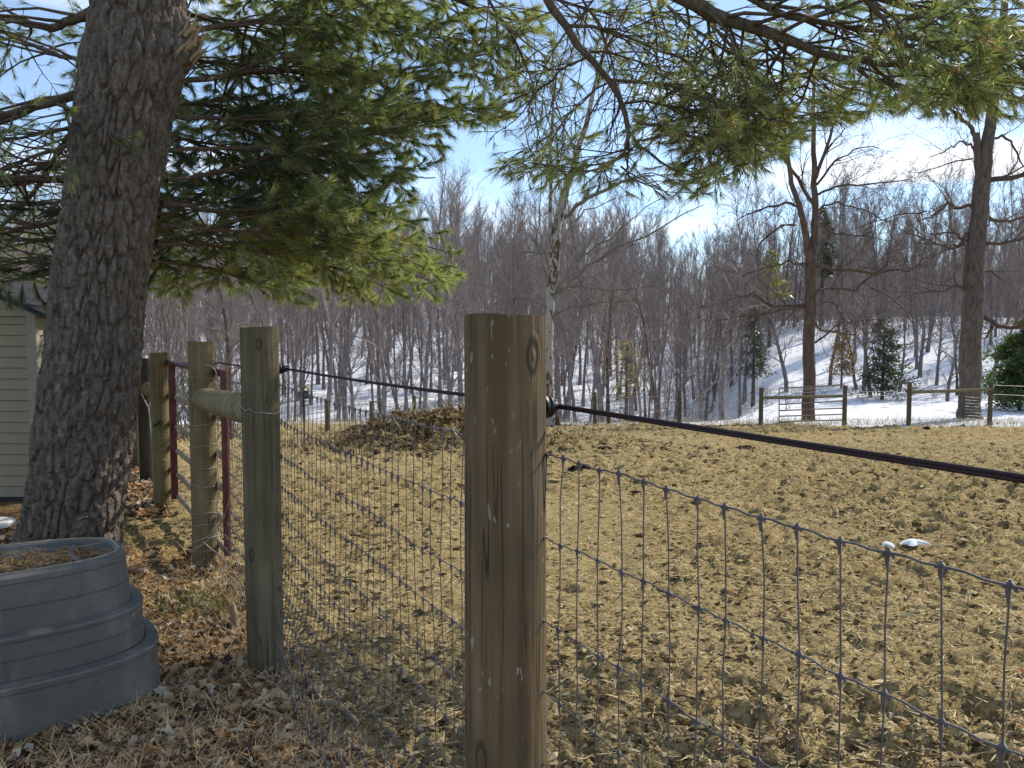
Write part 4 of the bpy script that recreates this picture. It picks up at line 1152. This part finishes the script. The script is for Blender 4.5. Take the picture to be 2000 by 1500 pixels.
p2_ = post('fence_post', 'grey round post holding the brace rail next after the nearest post', P2[0], P2[1], 0, 1.545, .080, M['post_grey'], (.0, 0), 5, band_wires=(1.175,))
WIRE_Z = [1.285, 1.13, .972, .84, .705, .585, .478, .395, .318, .24, .16, .08]
p3_ = post('fence_post', 'yellowish post wrapped in wire behind the brace rail', P3[0], P3[1], .03, 1.47, .080, M['post_tan'], (0, 0), 8, band_wires=[z - .04 for z in WIRE_Z])
gp_ = post('fence_post', 'shorter tan post at the hinge end of the red gate', -3.115, 7.09, -.01, 1.36, .075, M['post_tan'], (.0, 0), 11, band_wires=(.42, .52, .62))
dk = post('fence_post', 'dark creosoted post just beyond the red gate', -3.96, 8.66, -.05, 1.27, .078, M['post_dark'], (0, 0), 14)
pl = post('fence_post', 'greenish post partly hidden by the big pine trunk', -4.66, 9.9, -.1, 1.23, .06, M['post_grey'], (0, 0), 16)
# insulators
def insulator(parent, x, y, z):
    c = np.array([x, y]) - np.array(parent.location)[:2]
    z = z - parent.location[2]
    d = np.array([FN[0], FN[1], 0])
    p = np.array([c[0], c[1], z])
    mb = MB()
    prof = [(0, .024), (.006, .024), (.007, .018), (.012, .018), (.013, .021), (.017, .021), (.018, .012), (.030, .012), (.034, .008), (.036, .003)]
    mb.tube([p + d * a for a, b in prof], [b for a, b in prof], 18)
    u_ = np.array([-FN[1], FN[0], 0])
    for s in (-1, 1): mb.tube([p + d * .02 + np.array([0, 0, s * .012]) - u_ * .008, p + d * .034 + np.array([0, 0, s * .010]), p + d * .034 + np.array([0, 0, s * .010]) + u_ * .012], .0035, 7)
    mb.build('insulator', M['black_plastic'], parent)
RO = .112
insulator(np_, P1[0] + FN[0] * .078, P1[1] + FN[1] * .078, 1.366)
insulator(p2_, P2[0] + FN[0] * .082, P2[1] + FN[1] * .082, 1.358)

# electric rope
mb = MB(); pts = []
ends = [(P1 - FD * 3.2, 1.372), (P1, 1.366), (P2, 1.358), (P3, 1.33), (np.array([-3.115, 7.09]), 1.275)]
A = []
for (a, za), (b, zb_) in zip(ends[:-1], ends[1:]):
    n = 60
    for s in np.arange(n) / n:
        p = a * (1 - s) + b * s + FN * RO
        A.append([p[0], p[1], za * (1 - s) + zb_ * s - .006 * math.sin(math.pi * s)])
A.append([ends[-1][0][0] + FN[0] * RO, ends[-1][0][1] + FN[1] * RO, ends[-1][1]])
A = np.array(A)
mb = MB()
tw_ = np.arange(len(A)) * .9
for ph in (0, math.pi):
    off = np.stack([0 * tw_, 0 * tw_, np.cos(tw_ * .0 + ph) * .0021], -1)
    mb.tube(A + off, .0027, 8)
rp = tag(mb.build('fence_rope', M['rope']), 'dark brown electric rope strung across the picture from post to post', 'rope')

# ------------------------------------------------------------------ woven wire mesh
meshroot = empty('wire_mesh_fence', (float(P2[0] + FN[0] * .083), float(P2[1] + FN[1] * .083), 0)); MR = np.array(meshroot.location)
tag(meshroot, 'rusty grey woven wire fence stretched between the near posts', 'wire fence')
S0, S1 = -4.6, float(np.linalg.norm(P3 - P2)) - .02
def fence_pt(s, z):
    """s along the fence from the second post (positive away from the camera); the mesh bellies a little"""
    p = P2 + FD * s + FN * (.083 + .012 * vnoise(s * 1.7, z * 2.0))
    low = sstep(.55, .05, z) * .05 * (1 + vnoise(s * .9, 3.3))
    p = p - FN * low
    return np.array([p[0], p[1], z])
drop3 = lambda s: -.05 * float(sstep(0, S1, s))
lw_r = .0014
svals = np.arange(S0, S1, .0605)
def wz(s, z): return z + .006 * float(vnoise(s * 2.3, z * 5)) + drop3(s) - .012 * math.sin(math.pi * (s % 2.2) / 2.2) * (z > .3)
jx = rng.normal(0, .0022, (len(svals), len(WIRE_Z)))
KN = np.zeros((len(svals), len(WIRE_Z), 3))
for a, s in enumerate(svals):
    for b, z in enumerate(WIRE_Z):
        KN[a, b] = fence_pt(s + jx[a, b] * 1.6, wz(s, z) + rng.normal(0, .0015))
for b, z in enumerate(WIRE_Z):
    pts = []
    for a in range(len(svals) - 1):
        p, q = KN[a, b], KN[a + 1, b]
        pts.append(p + [0, 0, .0]); pts.append(p * .66 + q * .34 + [0, 0, -.0014]); pts.append(p * .34 + q * .66 + [0, 0, .0012])
    mb = MB(); mb.tube(pts, lw_r if b else .0016, 5, cap=False)
    shift(mb, MR).build('line_wire', M['wire'], meshroot)
for a in range(len(svals)):
    pts = []
    for b in range(len(WIRE_Z)):
        pts.append(KN[a, b]); 
        if b < len(WIRE_Z) - 1: pts.append((KN[a, b] + KN[a, b + 1]) / 2 + [rng.normal(0, .0015), 0, 0])
    mb = MB(); mb.tube(pts, .00115, 4, cap=False)
    shift(mb, MR).build('stay_wire', M['wire'], meshroot)
mb = MB()
for a in range(len(svals)):
    for b in range(len(WIRE_Z)):
        p = KN[a, b]
        if svals[a] < -3.6: continue
        k = 4 if svals[a] > .3 else 5
        q_ = (1.35 if svals[a] > -1.6 else 1.0) * rng.uniform(.8, 1.2)
        u = np.array([FD[0], FD[1], 0])
        mb.tube([p + u * -.007 + [0, 0, -.004], p + [0, 0, .003], p + u * .007 + [0, 0, -.003]], [.0016 * q_, .0032 * q_, .0016 * q_], k)
        mb.tube([p + [0, 0, .006], p + u * .002 + [0, 0, -.005], p + u * .0015 + [0, 0, -.016 * q_]], [.0014 * q_, .0028 * q_, .0010 * q_], k)
tag(shift(mb, MR).build('knots', M['wire'], meshroot), kind='stuff')

# brace rail resting in front of the yellowish post
def rod(name, label, cat, a, b, r, mat, group=None, n=18, rings=0.0):
    a = np.array(a); b = np.array(b); L = np.linalg.norm(b - a); m_ = max(3, int(L / .03))
    t = np.linspace(0, 1, m_); pts = a[None] * (1 - t[:, None]) + b[None] * t[:, None]
    rad = r * (1 + rings * np.sin(t * L * 95) + .02 * np.sin(t * L * 11))
    rad[0] *= .82; rad[-1] *= .9
    mb = MB(); mb.tube(pts, rad, n, jit=.012)
    o = shift(mb, a).build(name, mat); o.location = tuple(a)
    return tag(o, label, cat, group)
ra = U(396, 779, 5.06); rb = U(500, 803, 3.62)
rod('brace_rail', 'pale round brace rail running from the wrapped post to the grey post', 'rail', ra, rb, .069, M['rail_wood'], rings=.045)
# loose twine tied round the wrapped post
mb = MB()
def twine(lst, r=.003): mb.tube(UU(lst) , r, 6)
twine([(400, 712, 5.10), (412, 714, 5.08), (420, 722, 5.06), (425, 738, 5.05), (427, 752, 5.02), (424, 790, 5.04), (426, 830, 5.05), (424, 880, 5.05), (427, 940, 5.06), (424, 1000, 5.05), (418, 1045, 5.05), (400, 1060, 5.02), (372, 1078, 5.08)])
twine([(372, 1060, 5.08), (398, 1052, 5.02), (420, 1040, 5.06), (432, 1010, 5.12)])
twine([(396, 1058, 5.02), (412, 1072, 5.04), (440, 1092, 4.9)])
twine([(470, 900, 4.4), (455, 950, 4.6), (438, 1010, 4.9), (428, 1030, 5.0)], .002)
tag(mb.build('baling_twine', M['wire_light']), 'pale loose twine tied down the side of the wire wrapped post', 'twine')

# ------------------------------------------------------------------ red gate
M['red'] = plain('faded_red_paint', (.115, .022, .02), .5, .4, 0, .5, 14)
M['tan_lit'] = plain('sunlit_tan_tube', (.38, .30, .18), .5, .4, .1, .5, 14)  # tan of the sunlit rail tops, put into the tube colour
g0 = np.array([-3.17, 7.35]); g1 = np.array([-1.80, 5.02])
gate = empty('farm_gate', (g0[0], g0[1], 0)); GB = np.array([g0[0], g0[1], 0])
tag(gate, 'red tubular farm gate hung between the tan posts behind the big pine', 'gate')
gd = unit(np.append(g1 - g0, 0)); gL = np.linalg.norm(g1 - g0)
for z in (1.27, .99, .74, .53, .33, .14):
    mb = MB(); mb.tube([gd * 0 + [0, 0, z], gd * gL + [0, 0, z]], .023, 12); mb.build('rail', M['red'] if z > 1.2 else M['tan_lit'], gate)
for s in (.0, gL):
    mb = MB(); mb.tube([gd * s + [0, 0, .12], gd * s + [0, 0, 1.29]], .024, 12); mb.build('end_upright', M['red'], gate)
for s in (.62, 1.70):
    mb = MB(); nrm = np.array([-gd[1], gd[0], 0])
    mb.box(gd * s + [0, 0, .7] - nrm * .03, (.06, .05, 1.16), rot=np.array([[gd[0], nrm[0], 0], [gd[1], nrm[1], 0], [0, 0, 1]])); mb.build('brace_strap', M['red'], gate)
# chain holding the gate to its post
mb = MB()
pp = UU([(300, 832, 7.02), (312, 824, 6.98), (322, 816, 7.1), (332, 820, 7.25)])
mb.tube(pp, .008, 6)
tag(mb.build('gate_chain', M['black_plastic']), 'dark chain looping round the hinge post of the red gate', 'chain')
# disc with cords on the dark post
mb = MB()
c = U(291, 759, 8.5)
mb.tube([c + [0, -.0, 0], c + [0, -.05, 0], c + [0, -.065, 0]], [.072, .070, .045], 22)
o = mb.build('hanging_disc', M['rail_wood']); tag(o, 'pale round float hanging with cords on the dark post', 'float')
mb = MB()
mb.tube(UU([(276, 768, 8.45), (284, 785, 8.44), (290, 797, 8.44), (293, 820, 8.44), (296, 860, 8.44)]), .006, 6)
mb.tube(UU([(298, 770, 8.43), (293, 787, 8.43), (290, 797, 8.43)]), .006, 6)
mb.build('cord', M['wire_light'], o)

# ------------------------------------------------------------------ far fence
def far_post(px, yt, label, Y=29.0, r=.075, group='far fence posts'):
    x = (px - 1000) / FPX * Y; t = U(px, yt, Y)[2]; zb = float(base_h(x, Y)) - .1
    mb = MB(); H = t - zb
    mb.tube([(0, 0, 0), (.01, 0, H * .5), (0, 0, H * .98), (0, 0, H)], [r, r, r * .97, r * .8], 12, jit=.02)
    o = mb.build('fence_post', M['far_wood']); o.location = (x, Y, zb)
    tag(o, label, 'post', group); return o
far_post(637, 779, 'lone short post left of the manure heap', 24)
far_post(808, 772, 'thin post standing amid the wire pens behind the heap', 25, .06)
far_post(1162, 766, 'far post just right of the pale mottled tree')
far_post(1328, 762, 'lone far post midway to the far farm gate')
for (px, w_, h_, lab) in [(733, 18, 786, 'small wooden wire panel behind the left of the heap'), (788, 24, 808, 'low wooden wire panel behind the middle of the heap'), (832, 24, 806, 'low wooden wire panel behind the right of the heap')]:
    Y = 24.5; c = U(px, h_, Y); zb = float(base_h(c[0], Y)) - .05; W = w_ * Y / FPX; H = c[2] - zb
    e = empty('wire_pen', (c[0], Y, zb)); tag(e, lab, 'panel', 'wire panels behind the heap')
    for s in (-1, 1): MB().box((s * W / 2, 0, H / 2), (.07, .07, H)).build('upright', M['far_wood'], e)
    MB().box((0, 0, H + .022), (W + .1, .08, .04)).build('top_rail', M['rail_wood'], e)
    mb = MB()
    for k in range(1, 8): mb.tube([(-W / 2, -.01, H * k / 8), (W / 2, -.01, H * k / 8)], .005, 4)
    for k in range(1, 5): mb.tube([(-W / 2 + W * k / 5, .01, 0), (-W / 2 + W * k / 5, .01, H)], .005, 4)
    mb.build('wire_grid', M['wire_light'], e)
def rail_fence(x0, x1, y0, y1, yr, label, Y=29):
    e = empty('rail_fence', (0, Y, 0)); tag(e, label, 'fence', 'rail fences across the paddock')
    for px, yt in ((x0, y0), (x1, y1)):
        x = (px - 1000) / FPX * Y; t = U(px, yt, Y)[2]; zb = float(base_h(x, Y)) - .1
        mb = MB(); mb.tube([(x, 0, zb), (x, 0, (zb + t) / 2), (x, 0, t)], [.085, .08, .078], 12, jit=.02); mb.build('post', M['far_wood'], e)
    a = U(x0, yr[0], Y); b = U(x1, yr[1], Y); a[1] = b[1] = -.02
    mb = MB(); mb.tube([a, (a + b) / 2 - [0, 0, .01], b], [.065, .06, .058], 10, jit=.03); mb.build('rail', M['rail_wood'], e)
    return e
rail_fence(1488, 1652, 757, 753, (777, 773), 'two far posts joined by one rail in front of the far gate')
rail_fence(1778, 1937, 748, 745, (766, 760), 'two far posts joined by one rail before the thick trunked tree')
# wires of the far fence
mb = MB()
def fw(x0, y0, x1, y1, Y=29.0): 
    a = U(x0, y0, Y); b = U(x1, y1, Y); mb.tube([a, (a + b) / 2 - [0, 0, .03], b], .008, 4)
for (a, b) in ((1162, 1328), (1328, 1488), (637, 808), (808, 1162)):
    for k, dy in enumerate((8, 22, 36)): fw(a, 768 + dy - (a > 1200) * 3, b, 765 + dy - (b > 1400) * 4, 29 if a > 1100 else 27)
fw(1492, 760, 1652, 757); fw(1492, 768, 1652, 762); fw(1937, 752, 2060, 754); fw(1778, 757, 1850, 757); fw(1937, 770, 2060, 772)
for k in range(8): fw(1652 if k % 2 else 1652, 765 + k * 8, 1778, 762 + k * 8) if k < 2 else None
for k in range(8): fw(1885, 775 + k * 6, 1937, 776 + k * 6)
tag(mb.build('fence_wires', M['wire_light']), 'thin wires strung between the far fence posts', 'wire')
# far gate behind the first rail fence
fg = empty('farm_gate', (0, 30, 0)); tag(fg, 'rusty brown tubular gate standing behind the far rail fence', 'gate')
Yg = 30.2
for (ya, yb) in ((758, 752), (790, 783), (802, 797), (813, 809), (824, 820)):
    a = U(1522, ya, Yg); b = U(1650, yb, Yg); a[1] = b[1] = .2
    mb = MB(); mb.tube([a, b], .024, 8); mb.build('rail', M['far_gate'] if 'far_gate' in M else M.setdefault('far_gate', plain('brown_gate_steel', (.24, .14, .10), .6, .3)), fg)
for px, ya, yb in ((1522, 757, 828), (1585, 755, 826), (1650, 752, 824)):
    a = U(px, ya, Yg); b = U(px, yb, Yg); a[1] = b[1] = .22
    mb = MB(); mb.tube([a, b], .022, 8); mb.build('upright', M['far_gate'], fg)
# bird feeder on a pole
Y = 13.0; c = U(592, 752, Y); zb = float(base_h(c[0], Y))
e = empty('bird_feeder', (c[0], Y, zb)); tag(e, 'small roofed bird feeder on a dark pole beyond the wire fence', 'feeder')
H = c[2] - zb
MB().tube([(0, 0, -.05), (.01, 0, H * .5), (0, 0, H - .1)], .013, 8).build('pole', M['black_plastic'], e)
mb = MB()
for s in (-1, 1):
    mb.box((.045 + s * .035, 0, H - .045), (.10, .14, .014), rot=[[math.cos(.9 * s), 0, math.sin(.9 * s)], [0, 1, 0], [-math.sin(.9 * s), 0, math.cos(.9 * s)]])
mb.build('roof', M['rail_wood'], e)
MB().box((.045, 0, H - .16), (.07, .08, .13)).build('hopper', M['black_plastic'], e)
MB().box((.045, 0, H - .26), (.13, .12, .012)).build('tray', M['post_dark'], e)
a = np.linspace(0, 2 * math.pi, 20)
MB().tube(np.stack([.07 * np.cos(a) + .02, .07 * np.sin(a), H - .33 + 0 * a - .0], -1), .005, 6, cap=False).build('ring_guard', M['black_plastic'], e)

# ------------------------------------------------------------------ shed
M['siding'] = plain('shed_siding', (.31, .265, .18), .7, .2, 0, .25, 8, .1)
M['trim'] = plain('shed_trim', (.29, .27, .20), .7, .2, 0, .2, 8)
M['shingle'] = plain('roof_shingle', (.05, .05, .055), .9, .1, 0, .4, 40, .3)
sy = 7.5; sxr = (76 - 1000) / FPX * sy
shed = empty('garden_shed', (sxr, sy, 0)); tag(shed, 'olive grey plastic garden shed standing behind the big pine trunk', 'shed')
Wd, Dp, Hh = 2.4, 1.25, 1.72
MB().box((-Wd / 2, Dp / 2 + .02, Hh / 2), (Wd - .02, Dp, Hh)).build('wall', M['siding'], shed)
# gable
mb = MB(); rise = .52
v = [(-Wd, 0, Hh), (0, 0, Hh), (-Wd / 2, 0, Hh + rise), (-Wd, Dp, Hh), (0, Dp, Hh), (-Wd / 2, Dp, Hh + rise)]
mb.add(v, [[0, 3, 4, 1]], [[0, 1, 2], [3, 5, 4]], smooth=False); mb.build('gable', M['siding'], shed)
for s in (0, 1):
    mb = MB()
    xa, xb = (-Wd - .12, -Wd / 2) if s else (.12, -Wd / 2)
    za, zb_ = Hh - .045, Hh + rise + .008
    mb.add([(xa, -.12, za), (xb, -.12, zb_), (xb, Dp + .12, zb_), (xa, Dp + .12, za), (xa, -.12, za + .05), (xb, -.12, zb_ + .05), (xb, Dp + .12, zb_ + .05), (xa, Dp + .12, za + .05)],
           [[0, 1, 2, 3], [4, 7, 6, 5], [0, 4, 5, 1], [3, 2, 6, 7], [0, 3, 7, 4], [1, 5, 6, 2]], smooth=False)
    mb.build('roof', M['shingle'], shed)
nb_ = 17; bh = Hh / nb_
me = MB().add([(-.46, -.022, 0), (0, -.022, 0), (0, -.006, bh - .006), (-.46, -.006, bh - .006), (-.46, 0, 0), (0, 0, 0)], [[0, 1, 2, 3], [4, 5, 1, 0]], smooth=False).build('siding_board', M['siding'], mesh_only=True)
for k in range(nb_ - 0):
    for xo in (-.08, -1.86):
        o = link('siding_board', me, shed); o.location = (xo, 0, k * bh)
me2 = MB().add([(.022, 0, 0), (.022, Dp, 0), (.006, Dp, bh - .006), (.006, 0, bh - .006), (0, 0, 0), (0, Dp, 0)], [[0, 1, 2, 3], [4, 5, 1, 0]], smooth=False).build('siding_board', M['trim'], mesh_only=True)
for k in range(nb_):
    o = link('siding_board', me2, shed); o.location = (-.01, 0, k * bh)
MB().box((-.035, -.02, Hh / 2), (.09, .06, Hh)).build('corner_trim', M['trim'], shed)
MB().box((-Wd / 2, -.03, Hh + .0), (Wd, .05, .05)).build('eave_trim', M['trim'], shed)
for xo in (-.56, -1.84): MB().box((xo, -.025, Hh / 2), (.07, .055, Hh - .06)).build('door_frame', M['trim'], shed)
for xo in (-.90, -1.50):
    MB().box((xo, -.012, Hh / 2 - .02), (.585, .03, Hh - .12)).build('door', M['siding'], shed)
mb = MB(); 
MB().box((-Wd / 2, Dp / 2, -.03), (Wd + .1, Dp + .1, .06)).build('base', M['shingle'], shed)
# pale lid on the ground beside the shed
mb = MB(); c = U(-8, 1036, 6.15); c[2] = float(ground_z(c[0], c[1])) + .03
mb.tube([(0, 0, 0), (0, 0, .035), (0, 0, .05)], [.13, .135, .10], 24)
o = mb.build('bucket_lid', plain('white_plastic', (.7, .68, .62), .4, .4)); o.location = tuple(c); tag(o, 'white round lid lying on the ground before the shed', 'lid')

# ------------------------------------------------------------------ upturned stock tank
m = Mat('grey_tank_plastic', .55, .3)
n1_ = m.noise(3, 5); n2_ = m.noise(60, 3); n3_ = m.noise(7, 4, m.coords((1, 1, .25)), .4)
c = m.mix(m.ramp(n1_, [(.3, 0), (.7, 1)]), (.085, .080, .070), (.140, .130, .114))
c = m.mix(m.ramp(n3_, [(.55, 0), (.75, .45)]), c, (.28, .26, .21))
c = m.mix(m.ramp(m.noise(10, 6, m.coords((.5, .5, 2.5)), 1.2), [(.70, 0), (.74, .5)]), c, (.30, .29, .26))
c = m.mix(m.math('MULTIPLY', m.ramp(n2_, [(.55, 0), (.7, 1)]), .25), c, (.04, .04, .045))
m.color(c); m.bump(m.math('ADD', n1_, m.math('MULTIPLY', n2_, .3)), .25, .006)
M['tank'] = m.m
M['pale_scuff'] = plain('scuffed_plastic', (.34, .31, .22), .7, .2, 0, .5, 30)
TC = np.array([-2.10, 2.98]); TA = math.atan2(-.56, -.83)
tank = empty('stock_tank', (TC[0], TC[1], .015), TA); tag(tank, 'upturned grey oval plastic stock tank with stepped sides under the big pine', 'tank')
def loop(e, z, a=.70, b=.385, n=220):
    t = np.arange(n) / n * 2 * math.pi; p = 2 / 3.0
    A_, B_ = a - e, b - e
    return np.stack([A_ * np.sign(np.cos(t)) * np.abs(np.cos(t)) ** p, B_ * np.sign(np.sin(t)) * np.abs(np.sin(t)) ** p, np.full(n, z)], -1)
def loft(prof, n=220, close=False):
    mb = MB(); rings = [loop(e, z) for e, z in prof]
    k = len(rings)
    i = np.arange(k - 1)[:, None]; j = np.arange(n)[None, :]; j2 = (j + 1) % n
    q = np.stack([i * n + j, i * n + j2, (i + 1) * n + j2, (i + 1) * n + j], -1).reshape(-1, 4)
    mb.add(np.concatenate(rings), q, smooth=False)
    if close: mb.add(np.concatenate([rings[-1], [[0, 0, prof[-1][1]]]]), None, [[a, (a + 1) % n, n] for a in range(n)])
    return mb
loft([(.01, -.02), (-.050, -.015), (-.058, .0), (-.058, .016), (-.050, .028), (-.040, .022), (-.004, .018), (.004, .03)]).build('rim_lip', M['tank'], tank)
loft([(.004, .03), (.012, .225), (.006, .229), (.005, .246), (.010, .252), (.052, .259), (.056, .257)]).build('lower_wall', M['tank'], tank)
loft([(.058, .258), (.060, .325), (.065, .327), (.065, .331), (.061, .333), (.064, .392), (.059, .396), (.058, .408), (.062, .413), (.100, .420), (.104, .418)]).build('middle_wall', M['tank'], tank)
loft([(.104, .414), (.110, .50), (.115, .502), (.115, .506), (.111, .508), (.120, .590), (.117, .594), (.119, .612), (.128, .622), (.138, .626), (.150, .626), (.158, .620), (.162, .600)]).build('upper_wall', M['tank'], tank)
loft([(.162, .602), (.17, .585), (.30, .582)], close=True).build('tank_bottom', M['tank'], tank)
for s in range(3):
    x = -.42 + s * .36
    mb = MB(); mb.tube([(x, -.21, .60), (x + .03, 0, .602), (x, .21, .60)], .012, 8); mb.build('rib', M['tank'], tank)
mb = MB(); mb.tube(np.concatenate([loop(.146, .626), loop(.146, .626)[:1]]), .005, 5, cap=False); mb.build('scuffed_rim', M['pale_scuff'], tank)
mb = MB(); mb.tube(np.concatenate([loop(-.055, .018), loop(-.055, .018)[:1]]), .006, 5, cap=False); mb.build('scuffed_lip', M['pale_scuff'], tank)
# grab ledges on the lower wall
for (x, y, a) in ((.1, .375, 0), (.1, -.375, 0)):
    mb = MB(); ca, sa = math.cos(a), math.sin(a)
    mb.box((x, y, .235), (.24, .035, .03), rot=[[ca, -sa, 0], [sa, ca, 0], [0, 0, 1]]); mb.build('hand_grip', M['tank'], tank)
mb = MB(); n = 420
t = rng.uniform(0, 6.28, n); r_ = np.sqrt(rng.random(n))
lx, ly = r_ * np.cos(t) * .50, r_ * np.sin(t) * .19
ca, sa = math.cos(TA), math.sin(TA)
X = TC[0] + lx * ca - ly * sa; Y = TC[1] + lx * sa + ly * ca
lay_leaves(mb, X, Y, rng.uniform(.02, .045, n), pick([(.30, .20, .10), (.42, .34, .2), (.22, .13, .06), (.12, .08, .05)], n), .0, z=np.full(n, .60))
n = 900
t = rng.uniform(0, 6.28, n); r_ = np.sqrt(rng.random(n)); lx, ly = r_ * np.cos(t) * .52, r_ * np.sin(t) * .2
X = TC[0] + lx * ca - ly * sa; Y = TC[1] + lx * sa + ly * ca
p0 = np.stack([X, Y, np.full(n, .612) + rng.uniform(0, .02, n)], -1); a = rng.uniform(0, 6.28, n)
mb.slivers(p0, p0 + np.stack([np.cos(a), np.sin(a), rng.uniform(-.1, .15, n)], -1) * rng.uniform(.04, .11, n)[:, None], .003, col=pick([(.40, .22, .09), (.5, .38, .2)], n))
tag(mb.build('tank_litter', M['leaf']), 'dead leaves and needles caught on top of the upturned tank', 'leaves', kind='stuff')

# ------------------------------------------------------------------ small things on the ground
for (px, py, s, lab) in ((1452, 880, .10, 'black dung pile below the rope near the middle of the paddock'), (1178, 880, .075, 'small dark dung pile near the long heap end'), (1128, 922, .07, 'dark dung lumps just right of the nearest post'), (1810, 842, .12, 'dark dung patch in front of the far rail fence')):
    x, y = on_ground_px(1, px, px + .1, py, py + .1)
    x, y = float(x[0]), float(y[0])
    mb = MB(); n = 26
    X = x + rng.normal(0, s * .6, n); Y = y + rng.normal(0, s * .5, n)
    clods(mb, X, Y, rng.uniform(.028, .05, n) * s * 15, pick([(.02, .015, .01), (.035, .025, .018)], n))
    o = shift(mb, (x, y, 0)).build('dung_pile', M['clod']); o.location = (x, y, 0); tag(o, lab, 'dung')
snowm = plain('old_snow', (.82, .83, .85), .8, .2, 0, .08, 20, .3)
for (px, py, lx, lab) in ((1733, 1069, .05, 'smaller scrap of melting snow on the paddock soil'), (1783, 1071, .075, 'larger scrap of melting snow on the paddock soil')):
    x, y = on_ground_px(1, px, px + .1, py, py + .1); x, y = float(x[0]), float(y[0])
    n = 20; t = np.arange(n) / n * 6.283; mb = MB()
    r1 = 1 + .3 * rng.standard_normal(n)
    z0 = float(ground_z(x, y))
    ring = np.stack([lx * r1 * np.cos(t), .05 * r1 * np.sin(t), np.full(n, -.015)], -1); r2 = ring * .6 + [0, 0, .018]
    mb.add(np.concatenate([ring, r2, [[0, 0, .022]]]), [[a, (a + 1) % n, n + (a + 1) % n, n + a] for a in range(n)], [[n + a, n + (a + 1) % n, 2 * n] for a in range(n)])
    o = mb.build('snow_patch', snowm); o.location = (x, y, z0 + .028); tag(o, lab, 'snow', 'scraps of snow in the paddock')
# dry grass along the far edge, and by the fence
mb = MB()
n = 9000
Yv = rng.uniform(28.2, 31.5, n); Xv = rng.uniform(-.40, .72, n) * Yv
zb = ground_z(Xv, Yv); p0 = np.stack([Xv, Yv, zb], -1)
dd = rng.standard_normal((n, 3)) * (.35, .35, .1) + (0, 0, 1)
mb.slivers(p0, p0 + dd * rng.uniform(.06, .30, (n, 1)), .012, col=pick([(.42, .34, .18), (.30, .22, .11), (.5, .42, .25)], n))
n = 1600
s = rng.uniform(-2.6, 1.8, n); off = rng.normal(.03, .06, n)
P = P2[None] + FD[None] * s[:, None] + FN[None] * off[:, None]
p0 = np.stack([P[:, 0], P[:, 1], ground_z(P[:, 0], P[:, 1])], -1); dd = rng.standard_normal((n, 3)) * (.5, .5, .1) + (0, 0, 1)
mb.slivers(p0, p0 + dd * rng.uniform(.03, .12, (n, 1)), .003, col=pick([(.42, .34, .18), (.34, .2, .1), (.5, .42, .25)], n))
tag(mb.build('dry_grass', M['straw']), 'dry grass stubble along the fence lines and paddock edge', 'grass', kind='stuff')
mb = MB(); n = 420
x0_, y0_ = on_ground_px(n, 300, 470, 1165, 1215, 55); n = len(x0_)
p0 = np.stack([x0_, y0_, ground_z(x0_, y0_) + .01], -1); dd = rng.standard_normal((n, 3)) * (.6, .6, .1) + (0, 0, .8)
mb.slivers(p0, p0 + dd * rng.uniform(.05, .13, (n, 1)), .006, col=pick([(.14, .16, .05), (.20, .20, .08), (.10, .12, .04)], n))
tag(mb.build('green_grass', M['straw']), 'green grass blades among leaves in front of the wrapped post', 'grass', kind='stuff')
# fallen sticks
for (pts_, r_, lab) in (([(495, 1395), (560, 1420), (640, 1455)], .010, 'pale split stick lying in the leaves by the mesh foot'), ([(250, 1475), (330, 1440), (430, 1395)], .006, 'thin dark stick on the litter near the tank'), ([(600, 1385), (660, 1410), (700, 1445)], .014, 'short pale chunk of wood under the wire mesh')):
    P = []
    for a, b in pts_:
        x, y = on_ground_px(1, a, a + .1, b, b + .1); P.append((x[0], y[0], float(ground_z(x[0], y[0])) + r_ + .02))
    mb = MB(); mb.tube(P, [r_, r_ * .9, r_ * .5], 7); tag(mb.build('fallen_stick', M['bare_wood'] if 'pale' in lab else M['limb_bark']), lab, 'stick')
# broken stake by the fence foot
c = np.array([on_ground_px(1, 462, 462.1, 1235, 1235.1)[0][0], on_ground_px(1, 462, 462.1, 1235, 1235.1)[1][0]])
mb = MB(); z0 = float(ground_z(*c)); mb.tube([(0, 0, -.03), (-.01, 0, .07), (-.02, 0, .14)], [.028, .024, .012], 8, jit=.1)
o = mb.build('broken_stake', M['bare_wood']); o.location = (c[0], c[1], z0); tag(o, 'splintered wooden stake stub beside the grey post foot', 'stake')
open('/tmp/st.txt','w').write(str((NT_TOTAL, sum(len(o.data.polygons) for o in S.objects if o.type == 'MESH'), [(o.name, len(o.data.polygons)) for o in S.objects if o.type=='MESH' and len(o.data.polygons)>60000]))) if 0 else print('TUFTS', NT_TOTAL, 'tris', sum(len(o.data.polygons) for o in S.objects if o.type == 'MESH'))
